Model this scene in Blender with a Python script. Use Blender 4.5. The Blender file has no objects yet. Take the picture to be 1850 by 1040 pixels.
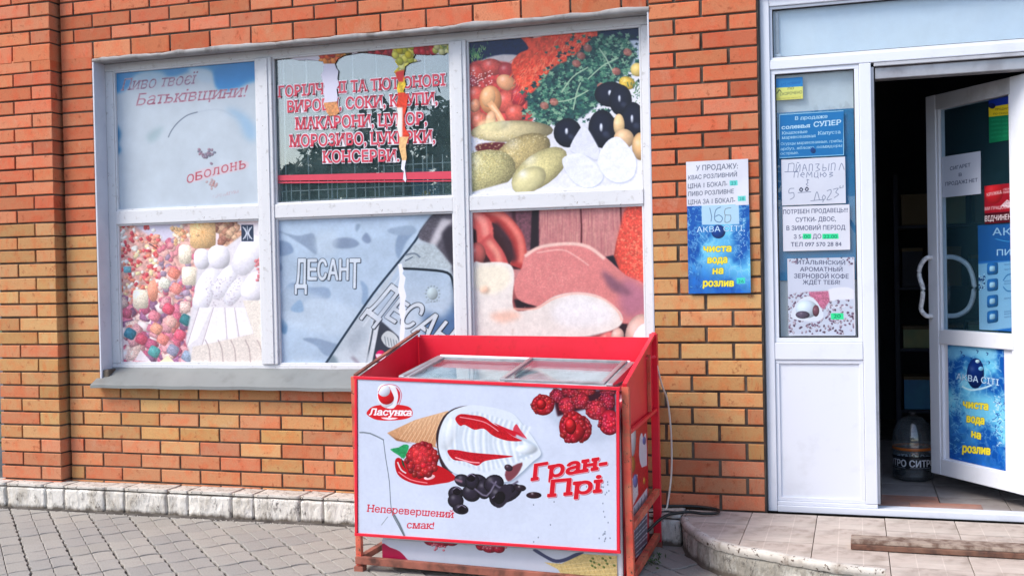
import bpy, bmesh, math, random
import numpy as np
from mathutils import Vector, Matrix
random.seed(7); NP = np.random.RandomState(7)
S = bpy.context.scene; COL = S.collection

# ------------------------------------------------------------------ camera, light
CAM = Vector((4.208, -5.389, 1.3167)); YAW, PIT, ROL, FPX = 0.303169, -0.01398, -0.020729, 1984.55
def cam_axes():
    cy, sy, cp, sp, cr, sr = math.cos(YAW), math.sin(YAW), math.cos(PIT), math.sin(PIT), math.cos(ROL), math.sin(ROL)
    f = Vector((-sy*cp, cy*cp, sp)); r = Vector((cy, sy, 0)); u = r.cross(f)
    return r*cr+u*sr, -r*sr+u*cr, f
r_, u_, f_ = cam_axes()
cd = bpy.data.cameras.new('camera'); cam = bpy.data.objects.new('camera', cd); COL.objects.link(cam)
m = Matrix.Identity(4)
for i in range(3):
    m[i][0] = r_[i]; m[i][1] = u_[i]; m[i][2] = -f_[i]; m[i][3] = CAM[i]
cam.matrix_world = m
cd.sensor_width = 36; cd.lens = FPX/1850*36; cd.clip_end = 2000; cd.clip_start = 0.05
S.camera = cam
SUN_EL, SUN_AZ = math.radians(48), math.radians(232)      # azimuth clockwise from +Y: the sun stands behind the camera, to its left
w = bpy.data.worlds.new('World'); S.world = w; w.use_nodes = True
nt = w.node_tree; bg = nt.nodes['Background']
sky = nt.nodes.new('ShaderNodeTexSky'); sky.sky_type = 'NISHITA'; sky.sun_disc = False
sky.sun_elevation = SUN_EL; sky.sun_rotation = SUN_AZ; sky.air_density = 1.0; sky.dust_density = 2.0; sky.ozone_density = 1.0
nt.links.new(sky.outputs[0], bg.inputs[0]); bg.inputs[1].default_value = 0.13
sl = bpy.data.lights.new('sun', 'SUN'); sl.energy = 1.5; sl.angle = math.radians(24); sl.color = (1, .95, .88)
so = bpy.data.objects.new('sun', sl); COL.objects.link(so)
sd = Vector((math.sin(SUN_AZ)*math.cos(SUN_EL), math.cos(SUN_AZ)*math.cos(SUN_EL), math.sin(SUN_EL)))
so.rotation_euler = sd.to_track_quat('Z', 'Y').to_euler()
so.location = sd*20
S.view_settings.view_transform = 'Standard'; S.view_settings.look = 'None'
S.view_settings.exposure = 1.13; S.view_settings.gamma = 1.0; S.view_settings.use_curve_mapping = False
S.cycles.max_bounces = 6; S.cycles.transparent_max_bounces = 12

# ------------------------------------------------------------------ helpers
def lin(c):
    c = np.asarray(c, float)/255.
    return np.where(c <= .04045, c/12.92, ((c+.055)/1.055)**2.4)
def nodes(name):
    mt = bpy.data.materials.new(name); mt.use_nodes = True
    return mt, mt.node_tree, mt.node_tree.nodes['Principled BSDF']
def noise(t, scale, detail=4, rough=.55, co='Object', vec=None):
    n = t.nodes.new('ShaderNodeTexNoise'); n.inputs['Scale'].default_value = scale
    n.inputs['Detail'].default_value = detail; n.inputs['Roughness'].default_value = rough
    if vec is None:
        tc = t.nodes.new('ShaderNodeTexCoord'); vec = tc.outputs[co]
    t.links.new(vec, n.inputs['Vector']); return n
def ramp(t, src, stops):
    r = t.nodes.new('ShaderNodeValToRGB'); e = r.color_ramp.elements
    while len(e) > 1: e.remove(e[0])
    e[0].position = stops[0][0]; e[0].color = (*stops[0][1], 1)
    for p, c in stops[1:]:
        k = e.new(p); k.color = (*c, 1)
    t.links.new(src, r.inputs[0]); return r
def mix(t, a, b, fac, mode='MIX'):
    n = t.nodes.new('ShaderNodeMix'); n.data_type = 'RGBA'; n.blend_type = mode
    for s, v in ((n.inputs[0], fac), (n.inputs[6], a), (n.inputs[7], b)):
        if hasattr(v, 'links') or hasattr(v, 'is_linked'): t.links.new(v, s)
        elif isinstance(v, (int, float)): s.default_value = v
        else: s.default_value = (*v, 1)
    return n.outputs[2]
def bump(t, b, src, strength=.3, dist=.002):
    n = t.nodes.new('ShaderNodeBump'); n.inputs['Strength'].default_value = strength; n.inputs['Distance'].default_value = dist
    t.links.new(src, n.inputs['Height']); t.links.new(n.outputs[0], b.inputs['Normal'])
def wear_mat(name, base, dark, light=None, scale=12, amt=(.42, .62), rough=.5, spec=.5, bumps=.15, speck=None, metal=0, dist=.001):
    """base colour worn in patches to dark, optional small specks"""
    mt, t, b = nodes(name)
    n = noise(t, scale, 6, .65); r = ramp(t, n.outputs[0], [(amt[0], (0, 0, 0)), (amt[1], (1, 1, 1))])
    c = mix(t, base, dark, r.outputs[0])
    if light is not None:
        n2 = noise(t, scale*.35, 3); r2 = ramp(t, n2.outputs[0], [(.4, (0, 0, 0)), (.7, (1, 1, 1))]); c = mix(t, c, light, r2.outputs[0])
    if speck is not None:
        n3 = noise(t, speck[1], 5, .7); r3 = ramp(t, n3.outputs[0], [(speck[2], (0, 0, 0)), (speck[2]+.04, (1, 1, 1))]); c = mix(t, c, speck[0], r3.outputs[0])
    t.links.new(c, b.inputs['Base Color']); b.inputs['Roughness'].default_value = rough; b.inputs['Metallic'].default_value = metal
    b.inputs['Specular IOR Level'].default_value = spec
    if bumps: bump(t, b, n.outputs[0], bumps, dist)
    return mt
def plain(name, c, rough=.5, metal=0, spec=.5, nz=.06):
    mt, t, b = nodes(name)
    n = noise(t, 9, 4); r = ramp(t, n.outputs[0], [(.3, tuple(x*(1-nz) for x in c)), (.7, tuple(min(1, x*(1+nz)) for x in c))])
    t.links.new(r.outputs[0], b.inputs['Base Color'])
    b.inputs['Roughness'].default_value = rough; b.inputs['Metallic'].default_value = metal; b.inputs['Specular IOR Level'].default_value = spec
    return mt
def glass_mat(name, tint=(1, 1, 1), fac=1.0, rough=.0, dirt=0.0, dcol=(.6, .63, .66), base=0.0):
    mt = bpy.data.materials.new(name); mt.use_nodes = True; t = mt.node_tree; t.nodes.clear()
    out = t.nodes.new('ShaderNodeOutputMaterial'); tr = t.nodes.new('ShaderNodeBsdfTransparent'); gl = t.nodes.new('ShaderNodeBsdfGlossy')
    tr.inputs[0].default_value = (*tint, 1); gl.inputs['Roughness'].default_value = rough
    lw = t.nodes.new('ShaderNodeLayerWeight'); lw.inputs[0].default_value = .5
    pw = t.nodes.new('ShaderNodeMath'); pw.operation = 'POWER'; pw.inputs[1].default_value = 4.5; t.links.new(lw.outputs['Facing'], pw.inputs[0])
    mm = t.nodes.new('ShaderNodeMath'); mm.operation = 'MULTIPLY_ADD'; mm.inputs[1].default_value = .9; mm.inputs[2].default_value = .045*fac; mm.use_clamp = True
    t.links.new(pw.outputs[0], mm.inputs[0])
    mx = t.nodes.new('ShaderNodeMixShader'); t.links.new(mm.outputs[0], mx.inputs[0]); t.links.new(tr.outputs[0], mx.inputs[1]); t.links.new(gl.outputs[0], mx.inputs[2])
    last = mx.outputs[0]
    if dirt:  # diffuse film: grime, and on tinted window glass also painted-in fill
        df = t.nodes.new('ShaderNodeBsdfDiffuse'); df.inputs[0].default_value = (*dcol, 1)
        n = noise(t, 7, 6, .7); r = ramp(t, n.outputs[0], [(.35, (base,)*3), (.8, (dirt, dirt, dirt))])
        m2 = t.nodes.new('ShaderNodeMixShader'); t.links.new(r.outputs[0], m2.inputs[0]); t.links.new(last, m2.inputs[1]); t.links.new(df.outputs[0], m2.inputs[2]); last = m2.outputs[0]
    t.links.new(last, out.inputs[0]); return mt

WL = {}
def tag(o, label=None, cat=None, group=None, kind=None):
    if label: o['label'] = label
    if cat: o['category'] = cat
    if group: o['group'] = group
    if kind: o['kind'] = kind
    return o
def empty(name, loc, label=None, cat=None, group=None, kind=None, parent=None, rz=0):
    o = bpy.data.objects.new(name, None); COL.objects.link(o); o.empty_display_size = .1
    if parent: o.parent = parent; o.location = Vector(loc)-WL[parent.name]
    else: o.location = loc
    o.rotation_euler = (0, 0, rz); WL[o.name] = Vector(loc); return tag(o, label, cat, group, kind)
def mk(name, verts, faces, mat, parent=None, uvs=None, smooth=False, local=False):
    """mesh object from world coordinates (or the parent's own if local)"""
    V = [Vector(v) for v in verts]
    c = sum(V, Vector())/len(V)
    me = bpy.data.meshes.new(name); me.from_pydata([v-c for v in V], [], faces)
    if mat: me.materials.append(mat)
    if uvs is not None:
        ul = me.uv_layers.new(name='UVMap')
        for lp in me.loops: ul.data[lp.index].uv = uvs[lp.vertex_index]
    if smooth: me.polygons.foreach_set('use_smooth', [True]*len(me.polygons))
    me.update()
    o = bpy.data.objects.new(name, me); COL.objects.link(o)
    if parent: o.parent = parent; o.location = c if local else c-WL[parent.name]
    else: o.location = c
    if not local: WL[o.name] = Vector(c)
    return o
def boxv(x0, x1, y0, y1, z0, z1):
    return [(x0, y0, z0), (x1, y0, z0), (x1, y1, z0), (x0, y1, z0), (x0, y0, z1), (x1, y0, z1), (x1, y1, z1), (x0, y1, z1)]
BF = [(0, 3, 2, 1), (4, 5, 6, 7), (0, 1, 5, 4), (1, 2, 6, 5), (2, 3, 7, 6), (3, 0, 4, 7)]
def hexa(name, v, mat, parent=None, bev=.003, local=False, seg=2):
    """eight corners -> bevelled solid"""
    c = sum((Vector(p) for p in v), Vector())/8
    bm = bmesh.new(); vs = [bm.verts.new(Vector(p)-c) for p in v]
    for f in BF: bm.faces.new([vs[i] for i in f])
    if bev: bmesh.ops.bevel(bm, geom=bm.edges[:], offset=bev, segments=seg, affect='EDGES', profile=.6)
    me = bpy.data.meshes.new(name); bm.to_mesh(me); bm.free()
    if mat: me.materials.append(mat)
    o = bpy.data.objects.new(name, me); COL.objects.link(o)
    if parent: o.parent = parent; o.location = c if local else c-WL[parent.name]
    else: o.location = c
    if not local: WL[o.name] = Vector(c)
    return o
def box(name, x0, x1, y0, y1, z0, z1, mat, parent=None, bev=.003, local=False):
    return hexa(name, boxv(x0, x1, y0, y1, z0, z1), mat, parent, bev, local)
def tube(name, pts, r, mat, parent=None, n=8, local=False, closed=False, smooth_n=0):
    P = [Vector(p) for p in pts]
    if smooth_n: P = catmull(P, smooth_n)
    V = []; F = []
    up = Vector((0, 0, 1))
    for i, p in enumerate(P):
        d = (P[min(i+1, len(P)-1)]-P[max(i-1, 0)]).normalized()
        a = d.cross(up); a = a.normalized() if a.length > 1e-3 else Vector((1, 0, 0)); b = d.cross(a).normalized()
        rr = r[i] if isinstance(r, (list, tuple)) else r
        for k in range(n):
            t = 2*math.pi*k/n; V.append(p+a*rr*math.cos(t)+b*rr*math.sin(t))
    for i in range(len(P)-1):
        for k in range(n):
            F.append((i*n+k, i*n+(k+1) % n, (i+1)*n+(k+1) % n, (i+1)*n+k))
    F.append(tuple(range(n-1, -1, -1))); F.append(tuple(range((len(P)-1)*n, len(P)*n)))
    return mk(name, V, F, mat, parent, smooth=True, local=local)
def catmull(P, k):
    out = []
    for i in range(len(P)-1):
        p0, p1, p2, p3 = P[max(i-1, 0)], P[i], P[i+1], P[min(i+2, len(P)-1)]
        for j in range(k):
            t = j/k
            out.append(.5*((2*p1)+(p2-p0)*t+(2*p0-5*p1+4*p2-p3)*t*t+(3*p1-p0-3*p2+p3)*t**3))
    out.append(P[-1]); return out
# ------------------------------------------------------------------ painter: prints are generated here, pixel by pixel
_tc = bpy.data.curves.new('lettering_source', 'FONT'); _to = bpy.data.objects.new('lettering_source', _tc)
_tcache = {}
def text_tris(s, serif=False, offset=0.0):
    """triangles (n,3,2) of a line of text, cap height 1, starting at x=0; plus its width"""
    key = (s, serif, offset)
    if key in _tcache: return _tcache[key]
    COL.objects.link(_to); _tc.body = s; _tc.offset = offset; _tc.resolution_u = 3
    dg = bpy.context.evaluated_depsgraph_get(); dg.update()
    me = _to.evaluated_get(dg).to_mesh(); me.calc_loop_triangles()
    V = np.array([v.co[:2] for v in me.vertices]).reshape(-1, 2); T = np.array([t.vertices[:] for t in me.loop_triangles]).reshape(-1, 3)
    if len(V) == 0: V = np.zeros((3, 2)); T = np.array([[0, 1, 2]])
    cap = .729
    tri = V[T]/cap
    extra = []
    if serif:
        ed = {}
        for a, b, c in T:
            for e in ((a, b), (b, c), (c, a)):
                k = tuple(sorted(e)); ed[k] = ed.get(k, 0)+1
        for (a, b), n in ed.items():
            if n != 1: continue
            p, q = V[a]/cap, V[b]/cap
            if abs(p[1]-q[1]) < .004 and .07 < abs(p[0]-q[0]) < .32:
                y = p[1]; x0, x1 = sorted((p[0], q[0]))
                lev = [0, 1, .752]
                for L in lev:
                    if abs(y-L-(offset if L else -offset)*1.0/cap) < .03:
                        t = .13+offset; e = .09
                        y0, y1 = (y, y+t) if L == 0 else (y-t, y)
                        a_, b_, c_, d_ = (x0-e, y0), (x1+e, y0), (x1+e, y1), (x0-e, y1)
                        extra += [[a_, b_, c_], [a_, c_, d_]]
    if extra: tri = np.concatenate([tri, np.array(extra)])
    w = tri[:, :, 0].max()-tri[:, :, 0].min(); tri = tri-np.array([tri[:, :, 0].min(), 0])
    _to.evaluated_get(dg).to_mesh_clear(); COL.objects.unlink(_to)
    # orient
    A, B, C_ = tri[:, 0], tri[:, 1], tri[:, 2]
    s_ = (B[:, 0]-A[:, 0])*(C_[:, 1]-A[:, 1])-(B[:, 1]-A[:, 1])*(C_[:, 0]-A[:, 0])
    tri[s_ < 0] = tri[s_ < 0][:, ::-1]
    _tcache[key] = (tri, w); return tri, w

_lcache = {}
def text_loops(s, serif=False):
    key = (s, serif)
    if key in _lcache: return _lcache[key]
    COL.objects.link(_to); _tc.body = s; _tc.offset = 0; _tc.resolution_u = 3; _tc.dimensions = '3D'; _tc.fill_mode = 'HALF'
    dg = bpy.context.evaluated_depsgraph_get(); dg.update(); me = _to.evaluated_get(dg).to_mesh()
    V = np.array([v.co[:2] for v in me.vertices]).reshape(-1, 2)/.729; nb = {}
    for e in me.edges:
        a, b = e.vertices; nb.setdefault(a, []).append(b); nb.setdefault(b, []).append(a)
    E_ = [tuple(e.vertices) for e in me.edges]; nxt = dict(E_); loops = []; seen = set()
    for st_ in range(len(V)):
        if st_ in seen: continue
        L = []; k = st_
        while k is not None and k not in seen: seen.add(k); L.append(k); k = nxt.get(k)
        if len(L) > 2: loops.append(V[L])
    _to.evaluated_get(dg).to_mesh_clear(); COL.objects.unlink(_to); _tc.dimensions = '2D'; _tc.fill_mode = 'BOTH'
    if not loops: loops = [np.zeros((3, 2))]
    ar = lambda L: .5*np.sum(L[:, 0]*np.roll(L[:, 1], -1)-np.roll(L[:, 0], -1)*L[:, 1])
    sg = np.sign(max((ar(L) for L in loops), key=abs)) or 1
    if serif:
        ex = []
        for L in loops:
            for p, q in zip(L, np.roll(L, -1, 0)):
                if abs(p[1]-q[1]) < .004 and .07 < abs(p[0]-q[0]) < .32:
                    x0, x1 = sorted((p[0], q[0]))
                    for lv in (0, 1, .743):
                        if abs(p[1]-lv) < .03:
                            y0, y1 = (p[1], p[1]+.13) if lv == 0 else (p[1]-.13, p[1]); R = np.array([(x0-.09, y0), (x1+.09, y0), (x1+.09, y1), (x0-.09, y1)]); ex.append(R if sg > 0 else R[::-1])
        loops = loops+ex
    x0 = min(L[:, 0].min() for L in loops); x1 = max(L[:, 0].max() for L in loops)
    loops = [L-[x0, 0] for L in loops]; _lcache[key] = (loops, x1-x0); return _lcache[key]

def blur(a, r):
    if r <= 0: return a
    k = np.exp(-.5*(np.arange(-int(3*r)-1, int(3*r)+2)/r)**2); k /= k.sum(); h = len(k)//2
    for ax in (0, 1):
        pad = [(0, 0)]*a.ndim; pad[ax] = (h, h); p = np.pad(a, pad, mode='edge'); o = np.zeros_like(a)
        for i, kk in enumerate(k):
            sl_ = [slice(None)]*a.ndim; sl_[ax] = slice(i, i+a.shape[ax]); o += kk*p[tuple(sl_)]
        a = o
    return a
def vnoise(h, w, sc, seed, octs=4):
    R = np.random.RandomState(seed); out = np.zeros((h, w)); amp = 1; tot = 0
    for o in range(octs):
        gh, gw = max(2, int(h/sc)+3), max(2, int(w/sc)+3); g = R.rand(gh, gw)
        y = np.linspace(0, gh-2.001, h); x = np.linspace(0, gw-2.001, w); yi = y.astype(int); xi = x.astype(int)
        fy = (y-yi)[:, None]; fx = (x-xi)[None]; fy = fy*fy*(3-2*fy); fx = fx*fx*(3-2*fx)
        g00 = g[np.ix_(yi, xi)]; g01 = g[np.ix_(yi, xi+1)]; g10 = g[np.ix_(yi+1, xi)]; g11 = g[np.ix_(yi+1, xi+1)]
        out += amp*((g00*(1-fx)+g01*fx)*(1-fy)+(g10*(1-fx)+g11*fx)*fy); tot += amp; amp *= .5; sc = max(1.5, sc/2)
    return out/tot
class Canvas:
    """corners: TL TR BR BL in photo pixels; set_view(ox,oy,s) lets all later coordinates be read off an enlargement"""
    def __init__(s, corners, W, H, bg):
        s.W, s.H = W, H; s.a = np.ones((H, W, 3))*np.array(bg, float)
        A = []; B = []
        for (x, y), (u, v) in zip(corners, [(0, 0), (W, 0), (W, H), (0, H)]):
            A += [[x, y, 1, 0, 0, 0, -u*x, -u*y], [0, 0, 0, x, y, 1, -v*x, -v*y]]; B += [u, v]
        s.Hm = np.append(np.linalg.solve(np.array(A, float), np.array(B, float)), 1).reshape(3, 3); s.v = (0, 0, 1); s.seed = 1
        s.k = W/math.hypot(corners[1][0]-corners[0][0], corners[1][1]-corners[0][1])
    def view(s, ox, oy, sc): s.v = (ox, oy, sc)
    def T(s, p):
        p = np.asarray(p, float).reshape(-1, 2)/s.v[2]+np.array(s.v[:2])
        q = np.c_[p, np.ones(len(p))]@s.Hm.T; return q[:, :2]/q[:, 2:]
    def mask_px(s, polys, soft=0):
        """polys: list of arrays in canvas px, nonzero fill, 2x supersampled"""
        al = np.concatenate(polys); x0 = max(0, int(al[:, 0].min()-2-3*soft)); x1 = min(s.W, int(al[:, 0].max()+3+3*soft)); y0 = max(0, int(al[:, 1].min()-2-3*soft)); y1 = min(s.H, int(al[:, 1].max()+3+3*soft))
        if x1 <= x0 or y1 <= y0: return None
        w, h = (x1-x0)*2, (y1-y0)*2; acc = np.zeros((h, w+1), np.int32)
        P0 = np.concatenate([(p-[x0, y0])*2 for p in polys]); P1 = np.concatenate([(np.roll(p, -1, 0)-[x0, y0])*2 for p in polys])
        for (ax, ay), (bx, by) in zip(P0, P1):
            if ay == by: continue
            d = 1
            if ay > by: ax, ay, bx, by = bx, by, ax, ay; d = -1
            r0 = max(0, int(math.ceil(ay-.5))); r1 = min(h, int(math.ceil(by-.5)))
            if r1 <= r0: continue
            ys = np.arange(r0, r1); xs = np.clip(np.ceil(ax+(ys+.5-ay)*(bx-ax)/(by-ay)-.5), 0, w).astype(int)
            acc[ys, xs] += d
        m = (np.cumsum(acc, 1)[:, :w] != 0).astype(float)
        m = m.reshape(y1-y0, 2, x1-x0, 2).mean((1, 3))
        if soft: m = blur(m, soft)
        return m, x0, y0, x1, y1
    def put(s, mk_, col, alpha=1):
        if mk_ is None: return
        m, x0, y0, x1, y1 = mk_; c = np.asarray(col, float); c = c if c.ndim == 3 else c[None, None]
        s.a[y0:y1, x0:x1] = s.a[y0:y1, x0:x1]*(1-m[..., None]*alpha)+c*m[..., None]*alpha
    def poly(s, pts, col, soft=0, alpha=1, curve=0, nz=0, nsc=6, grad=None):
        q = s.T(pts)
        if curve:
            n = len(q); out = []
            for i in range(n):
                p0, p1, p2, p3 = q[i-1], q[i], q[(i+1) % n], q[(i+2) % n]
                for j in range(curve):
                    t = j/curve; out.append(.5*((2*p1)+(p2-p0)*t+(2*p0-5*p1+4*p2-p3)*t*t+(3*p1-p0-3*p2+p3)*t**3))
            q = np.array(out)
        mk_ = s.mask_px([q], soft)
        if mk_ is None: return
        m, x0, y0, x1, y1 = mk_; c = np.ones((y1-y0, x1-x0, 3))*np.array(col, float)
        if grad is not None:   # vertical blend to a second colour
            t = np.linspace(0, 1, y1-y0)[:, None, None]; c = c*(1-t)+np.array(grad, float)*t
        if nz:
            s.seed += 1; n = vnoise(y1-y0, x1-x0, nsc, s.seed, 3)-.5; c = c*(1+nz*n[..., None]*2)
        s.put(mk_, c, alpha)
    def ball(s, cx, cy, rx, ry, rot, col, hl=.5, dark=.45, nz=0, nsc=4, n=20, power=2.0, alpha=1, soft=.6):
        t = np.arange(n)*2*np.pi/n; c0, s0 = math.cos(rot), math.sin(rot)
        ex = np.sign(np.cos(t))*abs(np.cos(t))**(2/power)*rx; ey = np.sign(np.sin(t))*abs(np.sin(t))**(2/power)*ry
        pts = np.c_[cx+ex*c0-ey*s0, cy+ex*s0+ey*c0]; q = s.T(pts); mk_ = s.mask_px([q], soft)
        if mk_ is None: return
        m, x0, y0, x1, y1 = mk_; cc = q.mean(0); Y, X = np.mgrid[y0:y1, x0:x1]+.5
        # canvas axes
        au = s.T([(cx+rx*c0, cy+rx*s0)])[0]-cc; av = s.T([(cx-ry*s0, cy+ry*c0)])[0]-cc
        D = np.linalg.inv(np.array([au, av]).T+np.eye(2)*1e-9); dx, dy = X-cc[0], Y-cc[1]
        U = D[0, 0]*dx+D[0, 1]*dy; Vv = D[1, 0]*dx+D[1, 1]*dy; r2 = np.clip(U*U+Vv*Vv, 0, 1)
        sh = 1-dark*r2**1.5
        dd = (dx+dy)/(abs(au).sum()+abs(av).sum()+1e-6)*1.6; sh = sh*(1-.25*np.clip(dd, -1, 1))
        c = np.array(col, float)*sh[..., None]
        if nz: s.seed += 1; c = c*(1+nz*2*(vnoise(y1-y0, x1-x0, nsc, s.seed, 2)-.5)[..., None])
        R = (abs(au).sum()+abs(av).sum())/2
        h = np.exp(-(((dx+R*.28)**2+(dy+R*.32)**2)/(R*.2+.5)**2)); c = c+(255-c)*h[..., None]*hl
        s.put(mk_, c, alpha)
    def stroke(s, pts, wd, col, alpha=1, soft=.4, curve=0):
        q = s.T(pts); wd = wd*s.k/s.v[2]
        if curve: q = np.array([list(v) for v in catmull([Vector((*p, 0)) for p in q], curve)])[:, :2]
        P = []
        for a, b in zip(q[:-1], q[1:]):
            d = b-a; L = np.hypot(*d)
            if L < 1e-6: continue
            n_ = np.array([-d[1], d[0]])/L*wd/2; e = d/L*wd*.3
            P.append(np.array([a-n_-e, b-n_+e, b+n_+e, a+n_-e]))
        if P: s.put(s.mask_px(P, soft), col, alpha)
    def text(s, st, x0, y0, x1, y1, h, col, bold=0, serif=False, shear=0, outline=None, ow=1.5, alpha=1, soft=.35, fade=0, offset=0.0, shadow=None):
        loops, w = text_loops(st, serif)
        sx = math.hypot(x1-x0, y1-y0)/w; d = np.array([x1-x0, y1-y0])/max(1e-6, math.hypot(x1-x0, y1-y0))
        q = [s.T(np.array([x0, y0])+L[:, :1]*sx*d+L[:, 1:]*h*np.array([shear, -1])) for L in loops]
        def grow(mk_, r):
            m, a, b, c, e = mk_; R = int(math.ceil(r)); o = m.copy()
            for dy in range(-R, R+1):
                for dx in range(-R, R+1):
                    dd = math.hypot(dx, dy)
                    if dd > r+.5 or dd == 0: continue
                    o = np.maximum(o, np.roll(np.roll(m, dy, 0), dx, 1)*min(1, r+.5-dd))
            return o, a, b, c, e
        pad = 3+int(ow+bold)
        mk_ = s.mask_px(q, 0)
        if mk_ is None: return
        m, a, b, c, e = mk_
        # widen the window for growth
        a2, b2, c2, e2 = max(0, a-pad), max(0, b-pad), min(s.W, c+pad), min(s.H, e+pad)
        M2 = np.zeros((e2-b2, c2-a2)); M2[b-b2:b-b2+m.shape[0], a-a2:a-a2+m.shape[1]] = m; mk_ = (M2, a2, b2, c2, e2)
        if bold: mk_ = grow(mk_, bold)
        if shadow is not None:
            sc_, sx_, sy_ = shadow; s.put((blur(np.roll(np.roll(mk_[0], sy_, 0), sx_, 1), .8),)+mk_[1:], sc_, alpha)
        if outline is not None: s.put(grow(mk_, ow), outline, alpha)
        m = mk_[0]
        if soft: m = blur(m, soft)
        if fade: s.seed += 1; m = m*np.clip(1.25-fade*2*vnoise(m.shape[0], m.shape[1], 10, s.seed, 3), 0, 1)
        s.put((m,)+mk_[1:], col, alpha)
    def grain(s, amp, sc, seed=5, octs=4): s.a = s.a*(1+amp*2*(vnoise(s.H, s.W, sc, seed, octs)-.5)[..., None])
    def material(s, name, rough=.35, gain=1.0, spec=.4, soften=.7, dirt=.10):
        a = np.clip(blur(s.a, soften), 0, 255)/255.
        im = bpy.data.images.new(name+'_print', s.W, s.H); px = np.ones((s.H, s.W, 4), np.float32); px[..., :3] = a[::-1]
        im.pixels.foreach_set(px.ravel()); im.update()
        mt, t, b = nodes(name); ti = t.nodes.new('ShaderNodeTexImage'); ti.image = im; ti.extension = 'EXTEND'
        n = noise(t, 5, 6, .7); r = ramp(t, n.outputs[0], [(.3, (gain,)*3), (.75, (gain*(1-dirt),)*3)])
        c = mix(t, ti.outputs[0], r.outputs[0], 1.0, 'MULTIPLY'); t.links.new(c, b.inputs['Base Color'])
        b.inputs['Roughness'].default_value = rough; b.inputs['Specular IOR Level'].default_value = spec
        n2 = noise(t, 3.5, 3); bump(t, b, n2.outputs[0], .12, .01)
        return mt
def sheet(name, c4, mat, parent=None, th=.002, nx=8, ny=8, wav=0.0, seed=0, local=False):
    """thin printed sheet with real thickness: corners TL TR BR BL, slightly waved, UV over its face"""
    TL, TR, BR, BL = [Vector(p) for p in c4]; nrm = (BL-TL).cross(TR-TL).normalized()
    R = random.Random(seed); ph = [R.uniform(0, 6) for _ in range(4)]; V = []; UV = []; F = []
    for k in (0, 1):
        for j in range(ny+1):
            for i in range(nx+1):
                u, v = i/nx, j/ny; p = (TL*(1-u)+TR*u)*(1-v)+(BL*(1-u)+BR*u)*v
                d = wav*(math.sin(u*5+ph[0])*math.sin(v*4+ph[1])+.5*math.sin(u*11+v*7+ph[2]))
                V.append(p+nrm*(d+abs(wav)*1.5+(th if k == 0 else 0))); UV.append((u, 1-v))
    n = (nx+1)*(ny+1)
    for j in range(ny):
        for i in range(nx):
            a = j*(nx+1)+i; F.append((a, a+nx+1, a+nx+2, a+1)); F.append((n+a, n+a+1, n+a+nx+2, n+a+nx+1))
    rim = [i for i in range(nx+1)]+[j*(nx+1)+nx for j in range(1, ny+1)]+[ny*(nx+1)+i for i in range(nx-1, -1, -1)]+[j*(nx+1) for j in range(ny-1, 0, -1)]
    for a, b in zip(rim, rim[1:]+rim[:1]): F.append((a, b, n+b, n+a))
    return mk(name, V, F, mat, parent, UV, False, local)

# ------------------------------------------------------------------ materials
def brick_mat():
    mt, t, b = nodes('fired_brick')
    oi = t.nodes.new('ShaderNodeObjectInfo'); tc = t.nodes.new('ShaderNodeTexCoord')
    ad = t.nodes.new('ShaderNodeVectorMath'); ad.operation = 'MULTIPLY_ADD'; ad.inputs[1].default_value = (1, 1, 1)
    mu = t.nodes.new('ShaderNodeMath'); mu.operation = 'MULTIPLY'; mu.inputs[1].default_value = 37; t.links.new(oi.outputs['Random'], mu.inputs[0])
    t.links.new(tc.outputs['Object'], ad.inputs[0]); t.links.new(mu.outputs[0], ad.inputs[2]); v = ad.outputs[0]
    n1 = noise(t, 14, 4, .6, vec=v); n2 = noise(t, 26, 7, .72, vec=v); n3 = noise(t, 160, 3, .6, vec=v)
    red = mix(t, oi.outputs['Color'], (1.08, .78, .70), 1.0, 'MULTIPLY')
    r1 = ramp(t, n1.outputs[0], [(.46, (0, 0, 0)), (.66, (1, 1, 1))]); c = mix(t, oi.outputs['Color'], red, r1.outputs[0])
    r2 = ramp(t, n2.outputs[0], [(.575, (0, 0, 0)), (.69, (.8, .8, .8))]); c = mix(t, c, (.30, .065, .025), r2.outputs[0])
    n4 = noise(t, 5, 5, .7, vec=v); r4 = ramp(t, n4.outputs[0], [(.6, (0, 0, 0)), (.78, (.35, .35, .35))]); c = mix(t, c, (.52, .42, .30), r4.outputs[0])
    r3 = ramp(t, n3.outputs[0], [(.3, (.9, .9, .9)), (.7, (1.06, 1.06, 1.06))]); c = mix(t, c, r3.outputs[0], 1.0, 'MULTIPLY')
    t.links.new(c, b.inputs['Base Color']); b.inputs['Roughness'].default_value = .8; b.inputs['Specular IOR Level'].default_value = .25
    s = t.nodes.new('ShaderNodeMath'); s.operation = 'ADD'; t.links.new(n2.outputs[0], s.inputs[0]); t.links.new(n3.outputs[0], s.inputs[1])
    bump(t, b, s.outputs[0], .5, .002); return mt
M = {}
M['brick'] = brick_mat()
M['mortar'] = wear_mat('mortar', (.10, .068, .05), (.04, .024, .018), (.16, .135, .105), 10, rough=.95, bumps=.6, dist=.004)
M['plaster'] = wear_mat('lintel_plaster', (.30, .285, .28), (.10, .085, .08), (.40, .39, .39), 11, (.5, .68), .9, bumps=.8, speck=((.2, .12, .09), 40, .66), dist=.004)
M['paint'] = wear_mat('old_white_paint', (.66, .665, .69), (.46, .45, .45), None, 26, (.57, .72), .5, bumps=.7, speck=((.24, .21, .19), 38, .665), dist=.002)
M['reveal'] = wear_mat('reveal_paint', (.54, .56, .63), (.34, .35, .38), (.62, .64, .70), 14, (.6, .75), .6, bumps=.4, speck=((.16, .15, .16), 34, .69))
M['pvc'] = wear_mat('white_pvc', (.72, .75, .83), (.60, .62, .68), None, 5, (.55, .85), .32, bumps=0)
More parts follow.
